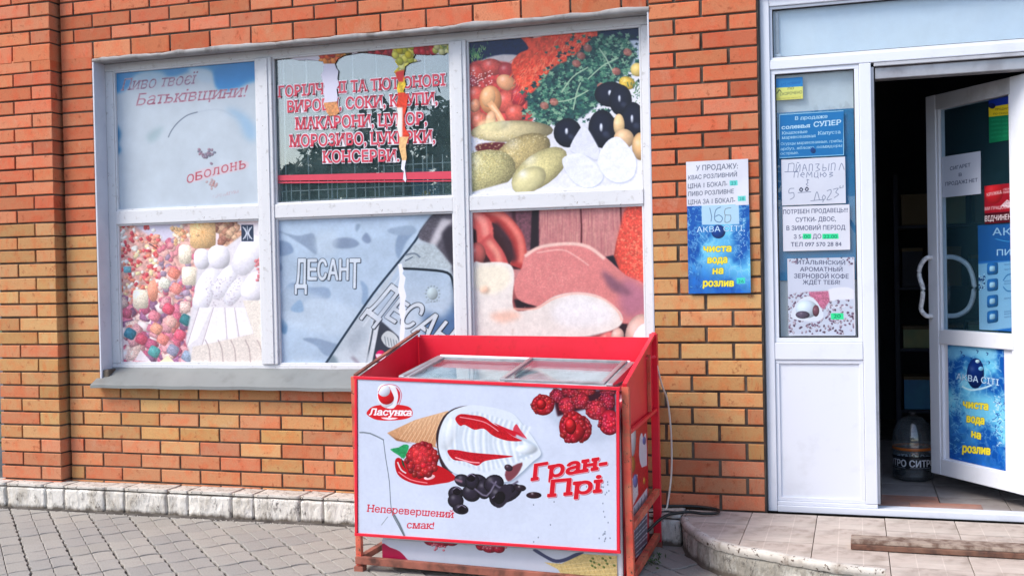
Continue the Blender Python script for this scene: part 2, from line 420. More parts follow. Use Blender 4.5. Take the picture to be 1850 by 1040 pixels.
M['pvcgrey'] = wear_mat('grey_pvc', (.50, .51, .55), (.33, .33, .36), None, 7, (.5, .75), .38, bumps=0)  # greyer than the white pvc, for lintel, door edge and fittings
M['gasket'] = plain('black_gasket', (.015, .015, .018), .6)
M['alu'] = wear_mat('grey_alloy', (.42, .40, .42), (.28, .26, .27), (.5, .5, .52), 9, rough=.35, metal=.55, bumps=.1)
M['steel'] = wear_mat('galvanised_sill', (.20, .212, .212), (.12, .12, .12), (.235, .25, .245), 6, (.5, .8), .55, metal=.25, bumps=.15, speck=((.2, .17, .14), 45, .72))
def stone_mat(name, white, mid, darkc, th):
    mt, t, b = nodes(name); geo = t.nodes.new('ShaderNodeNewGeometry'); mp = t.nodes.new('ShaderNodeMapping'); mp.inputs['Scale'].default_value = (1, 1, .45)
    t.links.new(geo.outputs['Position'], mp.inputs[0]); v = mp.outputs[0]
    n1 = noise(t, 9, 9, .72, vec=v); r1 = ramp(t, n1.outputs[0], [(th-.10, (0, 0, 0)), (th+.06, (1, 1, 1))]); c = mix(t, white, mid, r1.outputs[0])
    n2 = noise(t, 70, 7, .8, vec=v); r2 = ramp(t, n2.outputs[0], [(.50, (0, 0, 0)), (.60, (1, 1, 1))])
    n3 = noise(t, 17, 5, .65, vec=v); r3 = ramp(t, n3.outputs[0], [(.46, (0, 0, 0)), (.60, (.95, .95, .95))])
    f = mix(t, r2.outputs[0], r3.outputs[0], 1.0, 'MULTIPLY'); c = mix(t, c, darkc, f)
    sp = t.nodes.new('ShaderNodeSeparateXYZ'); t.links.new(geo.outputs['Position'], sp.inputs[0])          # uneven darker band close to the paving
    n4 = noise(t, 12, 5, .7, vec=v); ad = t.nodes.new('ShaderNodeMath'); ad.operation = 'MULTIPLY_ADD'; ad.inputs[1].default_value = -.09; t.links.new(n4.outputs[0], ad.inputs[0]); t.links.new(sp.outputs[2], ad.inputs[2])
    r4 = ramp(t, ad.outputs[0], [(0, (1, 1, 1)), (.02, (0, 0, 0))]); 
    ad.inputs[1].default_value = -.07; mm = t.nodes.new('ShaderNodeMath'); mm.operation = 'ADD'; mm.inputs[1].default_value = .022; t.links.new(ad.outputs[0], mm.inputs[0]); t.links.new(mm.outputs[0], r4.inputs[0])
    c = mix(t, c, (.12, .10, .08), r4.outputs[0])
    t.links.new(c, b.inputs['Base Color']); b.inputs['Roughness'].default_value = .95
    s = t.nodes.new('ShaderNodeMath'); s.operation = 'ADD'; t.links.new(n1.outputs[0], s.inputs[0]); t.links.new(n3.outputs[0], s.inputs[1]); bump(t, b, s.outputs[0], 1.0, .02)
    return mt
M['stone'] = stone_mat('whitewashed_stone', (.70, .67, .62), (.46, .42, .36), (.07, .055, .045), .56)
M['stonetop'] = wear_mat('dusty_stone', (.50, .46, .41), (.24, .19, .15), (.60, .57, .52), 16, (.52, .68), .95, bumps=1.0, speck=((.09, .065, .05), 46, .58), dist=.006)
M['stoneside'] = stone_mat('peeling_whitewash', (.62, .60, .54), (.30, .28, .24), (.06, .05, .045), .51)
M['dirt'] = wear_mat('packed_dirt', (.12, .10, .085), (.05, .04, .035), None, 16, rough=1, bumps=.8, dist=.006)
M['tile'] = wear_mat('pink_step_tile', (.45, .375, .325), (.27, .215, .175), (.54, .47, .41), 10, (.46, .66), .8, bumps=.4, speck=((.25, .19, .15), 50, .68))
M['tilebed'] = wear_mat('tile_bedding', (.20, .155, .125), (.10, .075, .06), None, 16, rough=1, bumps=.5)
M['wood'] = wear_mat('worn_brown_board', (.15, .065, .04), (.06, .028, .02), (.22, .12, .08), 22, rough=.8, bumps=.6, dist=.003)
M['woodtop'] = wear_mat('dusty_board_top', (.32, .25, .20), (.12, .07, .05), None, 18, rough=.9, bumps=.6)
M['red'] = wear_mat('red_enamel', (.72, .010, .032), (.46, .012, .016), (.76, .014, .045), 10, (.52, .8), .38, bumps=.12, speck=((.22, .06, .03), 50, .70))
M['redrust'] = wear_mat('rusting_red_paint', (.58, .05, .03), (.30, .10, .05), (.66, .18, .10), 16, (.45, .62), .6, bumps=.4, speck=((.10, .035, .02), 45, .60))
M['rust'] = wear_mat('rusty_steel', (.22, .07, .045), (.07, .028, .02), (.38, .12, .08), 22, (.42, .6), .85, bumps=.6)
M['white'] = plain('freezer_white', (.76, .78, .82), .3)
M['dark'] = plain('dark_interior', (.012, .014, .022), .8)
M['darkwall'] = wear_mat('interior_wall', (.03, .036, .06), (.015, .02, .035), (.04, .045, .055), 2, rough=.8, bumps=0)  # near-black: the room's darkness is put into the colour
M['cableb'] = plain('black_cable', (.012, .014, .013), .5)
M['cablew'] = plain('white_cable', (.62, .57, .52), .5)
M['glass'] = glass_mat('window_glass', (.80, .86, .88), 5.0, dirt=.13, dcol=(.30, .46, .48), base=.05)  # bluish film is grime plus painted fill lifting the dark reflections
M['doorglass'] = glass_mat('door_glass', (.86, .95, 1), 1.0, dirt=.05, dcol=(.12, .34, .45), base=.03)
M['lidglass'] = glass_mat('lid_glass', (.88, .94, .95), 1.3, dirt=.06)
M['petg'] = glass_mat('clear_plastic', (.82, .88, .92), 3.0, .06, dirt=.10, base=.02, dcol=(.7, .8, .88))
M['grille'] = plain('white_wire', (.85, .86, .88), .5)
M['redprint'] = plain('red_lettering_film', (.62, .05, .09), .4)
M['whiteprint'] = plain('white_lettering_film', (.74, .70, .76), .4)
M['frost'] = wear_mat('frosted_backing', (.72, .80, .88), (.66, .75, .84), (.78, .83, .84), 3, rough=.6, bumps=0)
M['leaf'] = wear_mat('leaf_green', (.05, .10, .03), (.02, .05, .015), (.10, .15, .04), 3, rough=.7, bumps=0)
M['bark'] = wear_mat('bark', (.12, .09, .06), (.05, .04, .03), None, 8, rough=.9)
def paver_mat():
    mt, t, b = nodes('concrete_paver'); oi = t.nodes.new('ShaderNodeObjectInfo')
    n = noise(t, 3.0, 5, .6, co='Object'); tc = t.nodes.new('ShaderNodeTexCoord')
    base = ramp(t, oi.outputs['Random'], [(0, (.30, .28, .25)), (.5, (.345, .32, .285)), (1, (.285, .27, .25))])
    n2 = noise(t, 120, 4, .7); r2 = ramp(t, n2.outputs[0], [(.3, (.8, .8, .8)), (.7, (1.12, 1.12, 1.12))]); c = mix(t, base.outputs[0], r2.outputs[0], 1.0, 'MULTIPLY')
    n3 = noise(t, 14, 5, .7); r3 = ramp(t, n3.outputs[0], [(.5, (0, 0, 0)), (.7, (.6, .6, .6))]); c = mix(t, c, (.24, .215, .20), r3.outputs[0])
    t.links.new(c, b.inputs['Base Color']); b.inputs['Roughness'].default_value = .9; b.inputs['Specular IOR Level'].default_value = .2
    bump(t, b, n2.outputs[0], .5, .002); return mt
M['paver'] = paver_mat()
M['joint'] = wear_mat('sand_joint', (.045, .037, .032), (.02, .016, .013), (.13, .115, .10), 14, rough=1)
M['asphalt'] = wear_mat('asphalt', (.07, .07, .07), (.045, .045, .045), (.10, .10, .10), 2, rough=.9, bumps=.2)

# ------------------------------------------------------------------ ground
mk('ground', [(-300, -300, -.07), (300, -300, -.07), (300, 300, -.07), (-300, 300, -.07)], [(0, 1, 2, 3)], M['asphalt'])['kind'] = 'structure'
pav = empty('pavement', (0, -1, 0), kind='structure')
bed = box('joint_bed', -2.6, 6.0, -3.0, -.12, -.06, -.013, M['joint'], pav, 0); bed['kind'] = 'stuff'
# wavy interlocking pavers laid on the diagonal
PU = PV = .191; uD = Vector((1, 1, 0)).normalized(); vD = Vector((1, -1, 0)).normalized()
def paver_mesh(name, seed):
    """one paver: wavy long edges, toothed short edges, a shallow dummy groove across its middle"""
    R = random.Random(seed); g = .0046
    wu = lambda t: .0110*math.sin(2*math.pi*t)
    wv = lambda t: .0030*math.sin(4*math.pi*t)+.0030*math.sin(2*math.pi*t+seed)*math.sin(math.pi*t)
    V = []; F = []
    for half in (0, 1):
        u0, u1 = (g, PU/2-.0013) if half == 0 else (PU/2+.0013, PU-g); O = []; N = 6; K = 12
        e0 = (lambda t: wv(t)) if half == 0 else (lambda t: .35*wv(t)); e1 = (lambda t: wv(t)) if half == 1 else (lambda t: .35*wv(t))
        for i in range(N): u = u0+(u1-u0)*i/N; O.append((u, g+wu(u/PU)))
        for i in range(K): t = i/K; O.append((u1+e1(t), g+t*(PV-2*g)+wu(u1/PU)))
        for i in range(N): u = u1-(u1-u0)*i/N; O.append((u, PV-g+wu(u/PU)))
        for i in range(K): t = 1-i/K; O.append((u0+e0(t), g+t*(PV-2*g)+wu(u0/PU)))
        cx, cy = (u0+u1)/2, PV/2; n = len(O); n0 = len(V)
        for z, s in ((-.05, 0), (-.0035, 0), (0, .003)):
            for x, y in O:
                q = Vector((x-math.copysign(s, x-cx)-PU/2, y-math.copysign(s, y-cy)-PV/2)); w_ = uD*q.x+vD*q.y; V.append((w_.x, w_.y, z))
        for L in (0, 1):
            for i in range(n): F.append((n0+L*n+(i+1) % n, n0+L*n+i, n0+(L+1)*n+i, n0+(L+1)*n+(i+1) % n))
        F.append(tuple(reversed(range(n0+2*n, n0+3*n))))
    me = bpy.data.meshes.new(name); me.from_pydata(V, [], F); me.materials.append(M['paver']); me.update(); return me, V, F
pm = [paver_mesh('paver', k) for k in range(4)]
def proj(p):
    d = Vector(p)-CAM; z = d.dot(f_)
    if z <= .05: return None
    return 925+FPX*d.dot(r_)/z, 520-FPX*d.dot(u_)/z
near = []; far = []
for a in range(-24, 42):
    for b_ in range(-40, 50):
        q = uD*((a+.95)*PU)+vD*((b_+.33)*PV)
        if not (-2.4 < q.x < 5.8 and -2.9 < q.y < -.03): continue
        if q.x > 3.5 and q.y > -.2-(q.x-3.4)*1.1 and q.y > -1.2: continue
        s = proj((q.x, q.y, 0)); ins = s and -30 < s[0] < 1880 and 900 < s[1] < 1062 and not (s[0] > 720 and s[0] < 1130) and not (s[0] > 1250)
        (near if ins else far).append((q, a, b_))
near.sort(key=lambda t: (t[0]-CAM).length); far += near[300:]; near = near[:300]
for i, (q, a, b_) in enumerate(near):
    o = bpy.data.objects.new('paver', pm[random.randrange(4)][0]); COL.objects.link(o); o.parent = pav
    o.location = q-WL['pavement']+Vector((0, 0, random.uniform(-.0030, .0012))); o.rotation_euler = (random.uniform(-.010, .010), random.uniform(-.010, .010), random.uniform(-.012, .012))
V = []; F = []
for q, a, b_ in far:
    k = random.randrange(4); n0 = len(V); dz = random.uniform(-.004, .001)
    V += [(q.x+x, q.y+y, z+dz) for x, y, z in pm[k][1]]; F += [tuple(i+n0 for i in f) for f in pm[k][2]]
mk('outer_pavers', V, F, M['paver'], pav)['kind'] = 'stuff'

# ------------------------------------------------------------------ brick walls
ZL = [2.868, 2.787, 2.708, 2.626, 2.546, 2.466, 2.385, 2.304, 2.222, 2.142, 2.062, 1.982, 1.905, 1.825, 1.744, 1.665, 1.585, 1.509, 1.43, 1.346, 1.268, 1.19, 1.111, 1.028, 0.952, 0.871, 0.791, 0.711, 0.634, 0.556, 0.477, 0.3975, 0.317, 0.236, .156, .075, .0]
ZRr = [2.8655, 2.784, 2.7025, 2.621, 2.5395, 2.4615, 2.3785, 2.3, 2.2185, 2.1395, 2.06, 1.978, 1.9035, 1.8275, 1.7465, 1.669, 1.5875, 1.508, 1.4325, 1.3525, 1.272, 1.192, 1.1125, 1.0335, 0.9545, 0.873, 0.7955, 0.7165, 0.6385, 0.555, 0.4715, 0.3845, 0.3015, 0.218, .138, .057, 0]
def zj(k, right=False):
    T = ZRr if right else ZL
    return T[k] if k >= 0 else T[0]-k*.0806
def brick_mesh(seed):
    R = random.Random(seed); bm = bmesh.new(); vs = [bm.verts.new(p) for p in boxv(-.5, .5, 0, .11, -.5, .5)]
    for f in BF: bm.faces.new([vs[i] for i in f])
    for v in bm.verts: v.co.x *= .25; v.co.z *= .068
    bmesh.ops.bevel(bm, geom=[e for e in bm.edges if all(v.co.y < .01 for v in e.verts)], offset=.0032, segments=2, affect='EDGES', profile=.5)
    for v in bm.verts:
        if v.co.y < .02: v.co.x += R.uniform(-.0009, .0009); v.co.z += R.uniform(-.0008, .0008); v.co.y += R.uniform(-.0006, .0008)
    me = bpy.data.meshes.new('brick'); bm.to_mesh(me); bm.free(); me.materials.append(M['brick']); return me
bms = [brick_mesh(k) for k in range(6)]
CO = {'r': [(.56, .170, .080), (.59, .190, .092), (.53, .150, .068), (.60, .21, .108)], 'y': [(.54, .29, .115), (.57, .315, .135), (.52, .265, .105), (.55, .28, .115)], 'd': [(.55, .225, .11), (.56, .245, .125), (.53, .20, .10)]}
def brick(parent, x0, x1, i, front, right=False, deep=1.0, tone=None, right_face=False):
    zt, zb = zj(i, right)-.0055, zj(i+1, right)+.0055
    if i == 2 and not right: zb = 2.608
    zb += random.uniform(-.001, .001); gx = .0055 if not right else .0075
    x0 += gx; x1 -= gx
    if x1-x0 < .02: return
    if tone is None:
        if i < 15 or (i == 15 and x0 > -.23): tone = 'r'
        elif i < 31: tone = 'y' if random.random() < (.92 if i < 29 else .85) else 'd'
        elif right and i > 32: tone = 'r'
        else: tone = 'd' if random.random() < .75 else 'y'
    o = bpy.data.objects.new('brick', random.choice(bms)); COL.objects.link(o); o.parent = parent
    o.location = Vector(((x0+x1)/2, front+random.uniform(-.0015, .0025), (zt+zb)/2))-WL[parent.name]
    o.scale = ((x1-x0)/.25*random.choice((1, 1, 1)), deep, (zt-zb)/.068); o.rotation_euler = (0, random.uniform(-.003, .003), 0)
    c = random.choice(CO[tone]); k = random.uniform(.80, 1.08); o.color = (c[0]*k, c[1]*k*random.uniform(.93, 1.07), c[2]*k, 1)
    return o
wall = empty('brick_wall', (1.6, 0, 0), 'orange brick shop wall around the large shop window and up to the white entrance', 'wall')
for nm, a in (('mortar_left', (-.24, 0.0, .58, 3.2)),):
    pass
MY = .0085
def mortar(x0, x1, z0, z1, parent=wall, y=MY, y2=.30): 
    o = box('mortar_joints', x0, x1, y, y2, z0, z1, M['mortar'], parent, 0); o['kind'] = 'stuff'; return o
mortar(-.222, -.006, .10, 2.628); mortar(-.222, 3.25, 2.629, 3.20); mortar(-.006, 3.25, .10, .704); mortar(3.256, 3.782, .05, 3.20); mortar(3.25, 3.2555, .05, 3.2)
cnt = 0
for i in range(-4, 3):                                       # above the window
    off = .5 if i % 2 else 0
    js = [-.226]+[(n+off)*.26 for n in range(-1, 15) if -.18 < (n+off)*.26 < 3.24]
    if i == 2: js = [j for j in js]
    js.append(3.25)
    for a, b_ in zip(js[:-1], js[1:]): brick(wall, a, b_, i, 0.0)
for i in range(3, 27): brick(wall, -.226, -.003, i, 0.0)      # the narrow strip left of the window
for i in range(27, 35):                                      # below the window
    off = .5 if i % 2 else 0; js = [-.226]+[(n+off)*.26 for n in range(-1, 7) if -.17 < (n+off)*.26 < 1.50]
    if i % 2 == 0 and i > 30: js.append(1.49)
    js += [1.61]+[1.61+(n+(.5 if i % 2 else 1))*.26 for n in range(0, 7) if 1.61+(n+(.5 if i % 2 else 1))*.26 < 3.2]+[3.25]
    for a, b_ in zip(js[:-1], js[1:]): brick(wall, a, b_, i, 0.0)
for i in range(-4, 34):                                      # between window and entrance
    off = (.5 if i % 2 else 0)
    if i < 26: js = [3.25]+[(n+off)*.26 for n in range(12, 15) if 3.3 < (n+off)*.26 < 3.72]+[3.782]
    else: js = [3.25]+[(n+off)*.26+.055-.26*(i % 2 and 0) for n in range(12, 15) if 3.29 < (n+off)*.26+.055 < 3.74]+[3.782]
    for a, b_ in zip(js[:-1], js[1:]): brick(wall, a, b_, i, 0.0, True)
# rest of the facade, outside the picture
V = []; F = []
for i in range(-4, 36):
    for n in range(0, 10):
        x0 = 5.36+(n-(.5 if i % 2 else 0))*.26; x1 = x0+.25; x0 = max(x0, 5.35)
        n0 = len(V); V += boxv(x0, x1, 0, .11, zj(i+1)+.005, zj(i)-.005); F += [tuple(k+n0 for k in f) for f in BF]
for i in range(-4, 3):
    for n in range(0, 7):
        x0 = 3.787+(n-(.5 if i % 2 else 0))*.26; x1 = min(x0+.25, 5.345); x0 = max(x0, 3.787); n0 = len(V)
        if x1-x0 > .02 and zj(i+1) > 2.62: V += boxv(x0, x1, 0, .11, zj(i+1)+.005, zj(i)-.005); F += [tuple(k+n0 for k in f) for f in BF]
o = mk('brickwork', V, F, M['brick'], wall); o['kind'] = 'stuff'; o.color = (.6, .2, .07, 1)
mortar(5.34, 7.9, 0, 3.2); mortar(3.782, 5.34, 2.64, 3.2)

pil = empty('brick_pillar', (-.45, 0, 0), 'projecting orange brick pillar at the left corner of the shop', 'pillar')
o = box('mortar_joints', -.652, -.252, -.054, .6, .10, 3.2, M['mortar'], pil, 0); o['kind'] = 'stuff'
for i in range(-4, 35):
    j = -.385 if i % 2 else -.512
    for a, b_ in ((-.672, j), (j, -.24)): brick(pil, a, b_, i, -.065, tone=None)
for i in range(-4, 35, 1):                                   # left return of the pillar
    pass

# plinth of whitewashed stone blocks
pl = empty('stone_plinth', (1.3, -.06, 0), 'low whitewashed stone plinth running along the foot of the brick wall', 'plinth')
def rough_block(name, x0, x1, y0, y1, z0, z1, mat, parent, nx=6, ny=2, nz=4, amp=.004, seed=0):
    bm = bmesh.new(); vs = [bm.verts.new(p) for p in boxv(x0, x1, y0, y1, z0, z1)]
    for f in BF: bm.faces.new([vs[i] for i in f])
    bmesh.ops.subdivide_edges(bm, edges=bm.edges[:], cuts=11, use_grid_fill=True)
    R = random.Random(seed); c = Vector(((x0+x1)/2, (y0+y1)/2, (z0+z1)/2))
    from mathutils import noise as MN
    for v in bm.verts:
        n = MN.noise_vector(v.co*16+Vector((seed*3.1, 0, 0)))+.5*MN.noise_vector(v.co*55+Vector((seed, 0, 0))); v.co += Vector((n.x*.35, n.y, n.z*.35))*amp
        # worn corners
        e = sum(1 for a, l, h in ((v.co.x, x0, x1), (v.co.y, y0, y1), (v.co.z, z0, z1)) if min(abs(a-l), abs(a-h)) < .008)
        if e >= 2: v.co += (c-v.co).normalized()*.005
        v.co -= c
    me = bpy.data.meshes.new(name); bm.to_mesh(me); bm.free(); me.materials.append(mat)
    for p in me.polygons: p.use_smooth = True
    o = bpy.data.objects.new(name, me); COL.objects.link(o); o.parent = parent; o.location = c-WL[parent.name]; WL[o.name] = c; return o
js = [-.98, -.563, -.283, -.158, .120, .250, .530, .663, .943, 1.076, 1.356, 1.494, 1.775, 1.91, 2.19, 2.33, 2.61, 2.75, 3.03, 3.17, 3.40]
cj = [-.98, -.563, -.30, -.158, .120, .250, .535, .663, .943, 1.076, 1.356, 1.494, 1.775, 1.91, 2.19, 2.33, 2.61, 2.75, 3.03, 3.17, 3.40]
box('plinth_core', -.97, 3.40, -.112, -.01, -.05, .133, M['dirt'], pl, 0)
for k, (a, b_) in enumerate(zip(js[:-1], js[1:])):
    y0 = -.150 if b_ < 3.1 else -.190
    rough_block('stone_block', a+.0022, b_-.0022, y0, -.085, -.03, .125+random.uniform(-.002, .001), M['stone'], pl, seed=k, amp=.006)
for k, (a, b_) in enumerate(zip(cj[:-1], cj[1:])):
    y0 = -.150 if b_ < 3.1 else -.190
    rough_block('cap_stone', a+.0015, b_-.0015, y0, -.004, .1325, .147+random.uniform(-.002, .002), M['stonetop'], pl, seed=k+50, amp=.0045)

V = []; F = []; R = random.Random(21); n = 220                    # dark strip modelled for the shadow line at the plinth foot
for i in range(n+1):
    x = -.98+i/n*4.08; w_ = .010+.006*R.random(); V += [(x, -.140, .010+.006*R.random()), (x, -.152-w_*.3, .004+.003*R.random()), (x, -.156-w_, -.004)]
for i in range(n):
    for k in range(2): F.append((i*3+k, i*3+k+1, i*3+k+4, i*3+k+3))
mk('foot_shadow_line', V, F, M['joint'])['kind'] = 'stuff'
# ------------------------------------------------------------------ shop window
win = empty('shop_window', (1.62, .1, .70), 'large six-pane shop window in a peeling white wooden frame in the brick wall', 'window')
FY0, FY1 = .10, .165
ZT, ZR0, ZR1, ZB = 2.548, 1.726, 1.648, .828     # pane edges
def fb(n, *a, mat='paint', bev=.004): return box(n, *a, M[mat], win, bev)
fb('frame_head', .0, 3.252, FY0, FY1, ZT, 2.592); fb('frame_foot', .0, 3.252, FY0, FY1, .775, ZB)
fb('frame_stile', .0, .056, FY0+.001, FY1, ZB+.001, ZT-.001); fb('frame_stile', 3.196, 3.252, FY0+.001, FY1, ZB+.001, ZT-.001)
for a, b_ in ((1.008, 1.108), (2.174, 2.264)):
    fb('mullion', a, b_, FY0-.008, FY1, ZB+.001, ZT-.001)
    box('mullion_cover', a+.022, b_-.022, FY0-.014, FY0-.009, ZB+.004, ZT-.004, M['paint'], win, .002)
for a, b_ in ((.057, 1.007), (1.109, 2.173), (2.265, 3.195)):
    fb('transom_bar', a, b_, FY0-.004, FY1, ZR1, ZR0)
    for z0, z1 in ((ZR0, ZT), (ZB, ZR1)):            # glazing beads
        w_ = .010
        bd = [(a, b_, z0, z0+w_), (a, b_, z1-w_, z1), (a, a+w_, z0+w_, z1-w_), (b_-w_, b_, z0+w_, z1-w_)]
        for q in bd: box('glazing_bead', q[0], q[1], FY0+.006, FY0+.024, q[2], q[3], M['paint'], win, .002)
for a, b_ in ((.058, 1.006), (1.110, 2.172), (2.266, 3.194)):
    for z0, z1 in ((ZR0, ZT), (ZB, ZR1)): box('pane', a, b_, .128, .133, z0, z1, M['glass'], win, 0)
# reveal, lintel plaster (part of the window opening)
box('side_reveal', -.006, .0, .0, .10, .70, 2.60, M['reveal'], win, .001)
hexa('side_reveal', [(-.004, -.002, .72), (.006, -.002, .72), (.006, .099, .80), (-.004, .099, .80), (-.004, -.002, 2.592), (.006, -.002, 2.592), (.006, .099, 2.588), (-.004, .099, 2.588)], M['reveal'], win, .002)
box('side_reveal', 3.248, 3.256, .001, .099, .72, 2.59, M['reveal'], win, .001)
V = []; F = []; n = 90; R = random.Random(3)
for i in range(n+1):                                         # rough hand-trowelled lintel edge
    x = -.004+i/n*3.262; e = .002*math.sin(i*.9)+R.uniform(-.0025, .0025); t = 2.606+e+(.004 if 14 < i < 30 or i > 60 else 0)+(.005*max(0, math.sin(i*.31))**3)
    V += [(x, .1, 2.593), (x, .006, 2.586+R.uniform(-.002, .002)), (x, -.003+R.uniform(-.0015, .0015), 2.588+R.uniform(-.002, .002)), (x, -.005+R.uniform(-.0015, .0015), t-.004), (x, .001, t+.002), (x, .02, t+.002)]
for i in range(n):
    for k in range(5): F.append((i*6+k, i*6+k+1, i*6+k+7, i*6+k+6))
mk('lintel_plaster', V, F, M['plaster'], win, smooth=True)
# sloping metal sill with a turned-down lip
V = []; F = []
prof = [(.100, .806), (.090, .801), (-.052, .722), (-.058, .718), (-.059, .700), (-.055, .699), (-.050, .712), (.09, .790)]
nx = 40
for i in range(nx+1):
    x = -.030+i/nx*3.30; wv = .0015*math.sin(i*1.7)+.001*math.sin(i*.6)
    V += [(x, y, z+wv) for y, z in prof]
for i in range(nx):
    for k in range(len(prof)): F.append((i*8+k, i*8+(k+1) % 8, i*8+8+(k+1) % 8, i*8+8+k))
F.append(tuple(range(8))); F.append(tuple(range(nx*8+7, nx*8-1, -1)))
mk('window_sill', V, F, M['steel'], win)
for k in range(9):
    x = .012+k*.004; 
box('sill_mortar', .002, .045, .01, .098, .745, .80, M['mortar'], win, .01)
# interior behind the clear pane
room = empty('shop_interior', (3.6, 2, .1), kind='structure')
def rb(n, *a, mat='darkwall', bev=0): return box(n, *a, M[mat], room, bev)
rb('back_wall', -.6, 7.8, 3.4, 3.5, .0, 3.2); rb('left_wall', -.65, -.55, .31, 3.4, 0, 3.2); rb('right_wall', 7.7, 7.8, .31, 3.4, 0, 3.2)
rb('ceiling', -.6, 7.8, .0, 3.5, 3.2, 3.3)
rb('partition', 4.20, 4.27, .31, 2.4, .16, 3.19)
it = empty('interior_floor', (4.7, 1, .16), kind='structure')
rb2 = box('floor_bed', -.5, 7.6, .11, 3.38, .05, .150, M['dirt'], it, 0)
M['floortile'] = wear_mat('interior_tile', (.30, .27, .26), (.13, .10, .09), (.36, .33, .32), 4, rough=.45, bumps=.1)
M['floorred'] = wear_mat('worn_red_tile', (.36, .16, .11), (.22, .12, .09), (.42, .26, .22), 9, rough=.6, bumps=.2)
for a in range(6):
    for b_ in range(7):
        x, y = 4.28+a*.302, .115+b_*.302
        o = box('tile', x, x+.298, y, y+.298, .145, .165, M['floorred' if (a == 0 and b_ == 0) or (a*b_) % 5 == 4 else 'floortile'], it, .002)
o = box('carpet_strip', 4.44, 4.76, .12, .235, .1665, .171, M['floorred'], it, .002)
# wire grille behind the window
gr = empty('wire_grille', (1.64, .3, 1.7), 'white wire grille standing inside behind the clear window pane', 'grille')
for k in range(8): tube('wire', [(1.16+k*.142, .142, 1.66), (1.16+k*.142, .142, 2.56)], .0042, M['grille'], gr, 5)
for k in range(19): tube('wire', [(1.13+k*.057, .150, 1.66), (1.13+k*.057, .150, 1.96 if k > 10 else 1.86)], .0030, M['grille'], gr, 5)
for z in (1.80, 1.86, 1.915, 1.745): tube('wire', [(1.12 if z < 1.87 else 1.72, .155, z), (2.17, .155, z)], .0030, M['grille'], gr, 5)
M['bluebox'] = wear_mat('blue_carton', (.03, .12, .38), (.02, .06, .2), (.05, .3, .5), 6, rough=.5, bumps=0)
M['greenbox'] = wear_mat('green_carton', (.05, .20, .12), (.03, .09, .07), (.3, .3, .12), 7, rough=.5, bumps=0)
shelf = empty('display_shelf', (1.64, .5, 1.6), 'dark shelf board inside behind the clear window pane', 'shelf')
box('board', 1.02, 2.25, .34, .70, 1.62, 1.64, M['darkwall'], shelf); box('back_board', 1.02, 2.25, .702, .72, .6, 1.95, M['darkwall'], shelf)
for k, (x, ww, h, mt_, lb) in enumerate([(1.82, .17, .27, 'bluebox', 'blue carton with a yellow dot behind the wire grille'), (2.02, .12, .20, 'greenbox', 'small green carton at the right end of the display shelf'), (1.30, .12, .22, 'greenbox', 'green carton at the left end of the display shelf'), (1.56, .14, .16, 'greenbox', 'low green carton in the middle of the display shelf')]):
    b0 = empty('carton', (x+ww/2, .45, 1.641), lb, 'carton', 'cartons on the display shelf')
    box('box_body', x, x+ww, .38, .52, 1.641, 1.641+h, M[mt_], b0, .003); box('box_flap', x+.002, x+ww-.002, .378, .45, 1.641+h, 1.644+h, M[mt_], b0, 0)
    if k == 0: 
        t = [(x+.09+.028*math.cos(j*math.pi/6), .379, 1.76+.028*math.sin(j*math.pi/6)) for j in range(12)]
        mk('dot', [(p[0], .3785, p[2]) for p in t]+[(p[0], .3795, p[2]) for p in t], [tuple(range(12)), tuple(range(23, 11, -1))]+[(j, (j+1) % 12, 12+(j+1) % 12, 12+j) for j in range(12)], plain('yellow_dot', (.7, .55, .05)), b0)
# ------------------------------------------------------------------ prints on the window
PYF = .124                                   # posters stick to the outer face of the panes
def poster(name, cat, label, c, W_, H_, x0, x1, z0, z1, mat_args=None, y=PYF, group=None, wav=.0, th=.002):
    mt = c.material(name, **(mat_args or {}))
    o = sheet(name, [(x0, y, z1), (x1, y, z1), (x1, y, z0), (x0, y, z0)], mt, th=th, wav=wav, seed=len(name), nx=10, ny=10)
    return tag(o, label, cat, group)
# 1 faded beer poster
c = Canvas([(210, 128), (468, 110), (470, 372), (213, 382)], 600, 620, (192, 203, 214)); c.view(0, 0, 3.466)
X0 = 733; 
c.a = c.a*(1+.10*(vnoise(620, 600, 200, 3, 3)-.5)[..., None])
c.poly([(725, 440), (1000, 415), (1240, 395), (1625, 370), (1625, 500), (1560, 530), (1500, 560), (1440, 575), (1370, 560), (1350, 480), (1300, 460), (1200, 450), (1100, 480), (1000, 470), (930, 450), (850, 480), (830, 520), (790, 560), (725, 570)], (70, 146, 204), soft=7, curve=4)
c.poly([(850, 470), (980, 440), (1050, 470), (960, 520), (860, 510)], (170, 200, 222), soft=9, curve=4); c.poly([(1190, 430), (1330, 440), (1340, 520), (1250, 500)], (186, 206, 222), soft=7, curve=4)
c.poly([(1370, 430), (1620, 380), (1620, 480), (1560, 500), (1500, 540), (1380, 560)], (58, 138, 202), soft=6, curve=4)
c.poly([(1420, 690), (1500, 700), (1600, 790), (1600, 890), (1540, 860), (1500, 760)], (150, 182, 210), soft=12, curve=4)
c.poly([(725, 780), (760, 830), (745, 900), (760, 940), (725, 960)], (60, 130, 180), soft=6, curve=3)
c.poly([(930, 840), (1030, 790), (990, 870), (940, 890)], (160, 180, 190), soft=9, curve=3)
c.stroke([(1060, 860), (1080, 820), (1120, 770), (1180, 725), (1245, 705)], 6, (95, 105, 125), curve=5, soft=1); c.stroke([(1245, 705), (1380, 690), (1480, 740)], 3, (165, 178, 195), curve=5, soft=2)
c.text('Пиво твоєї', 762, 565, 1232, 528, 78, (128, 92, 120), bold=.6, serif=True, shear=.28, fade=.55, outline=(214, 205, 216), ow=1.2)
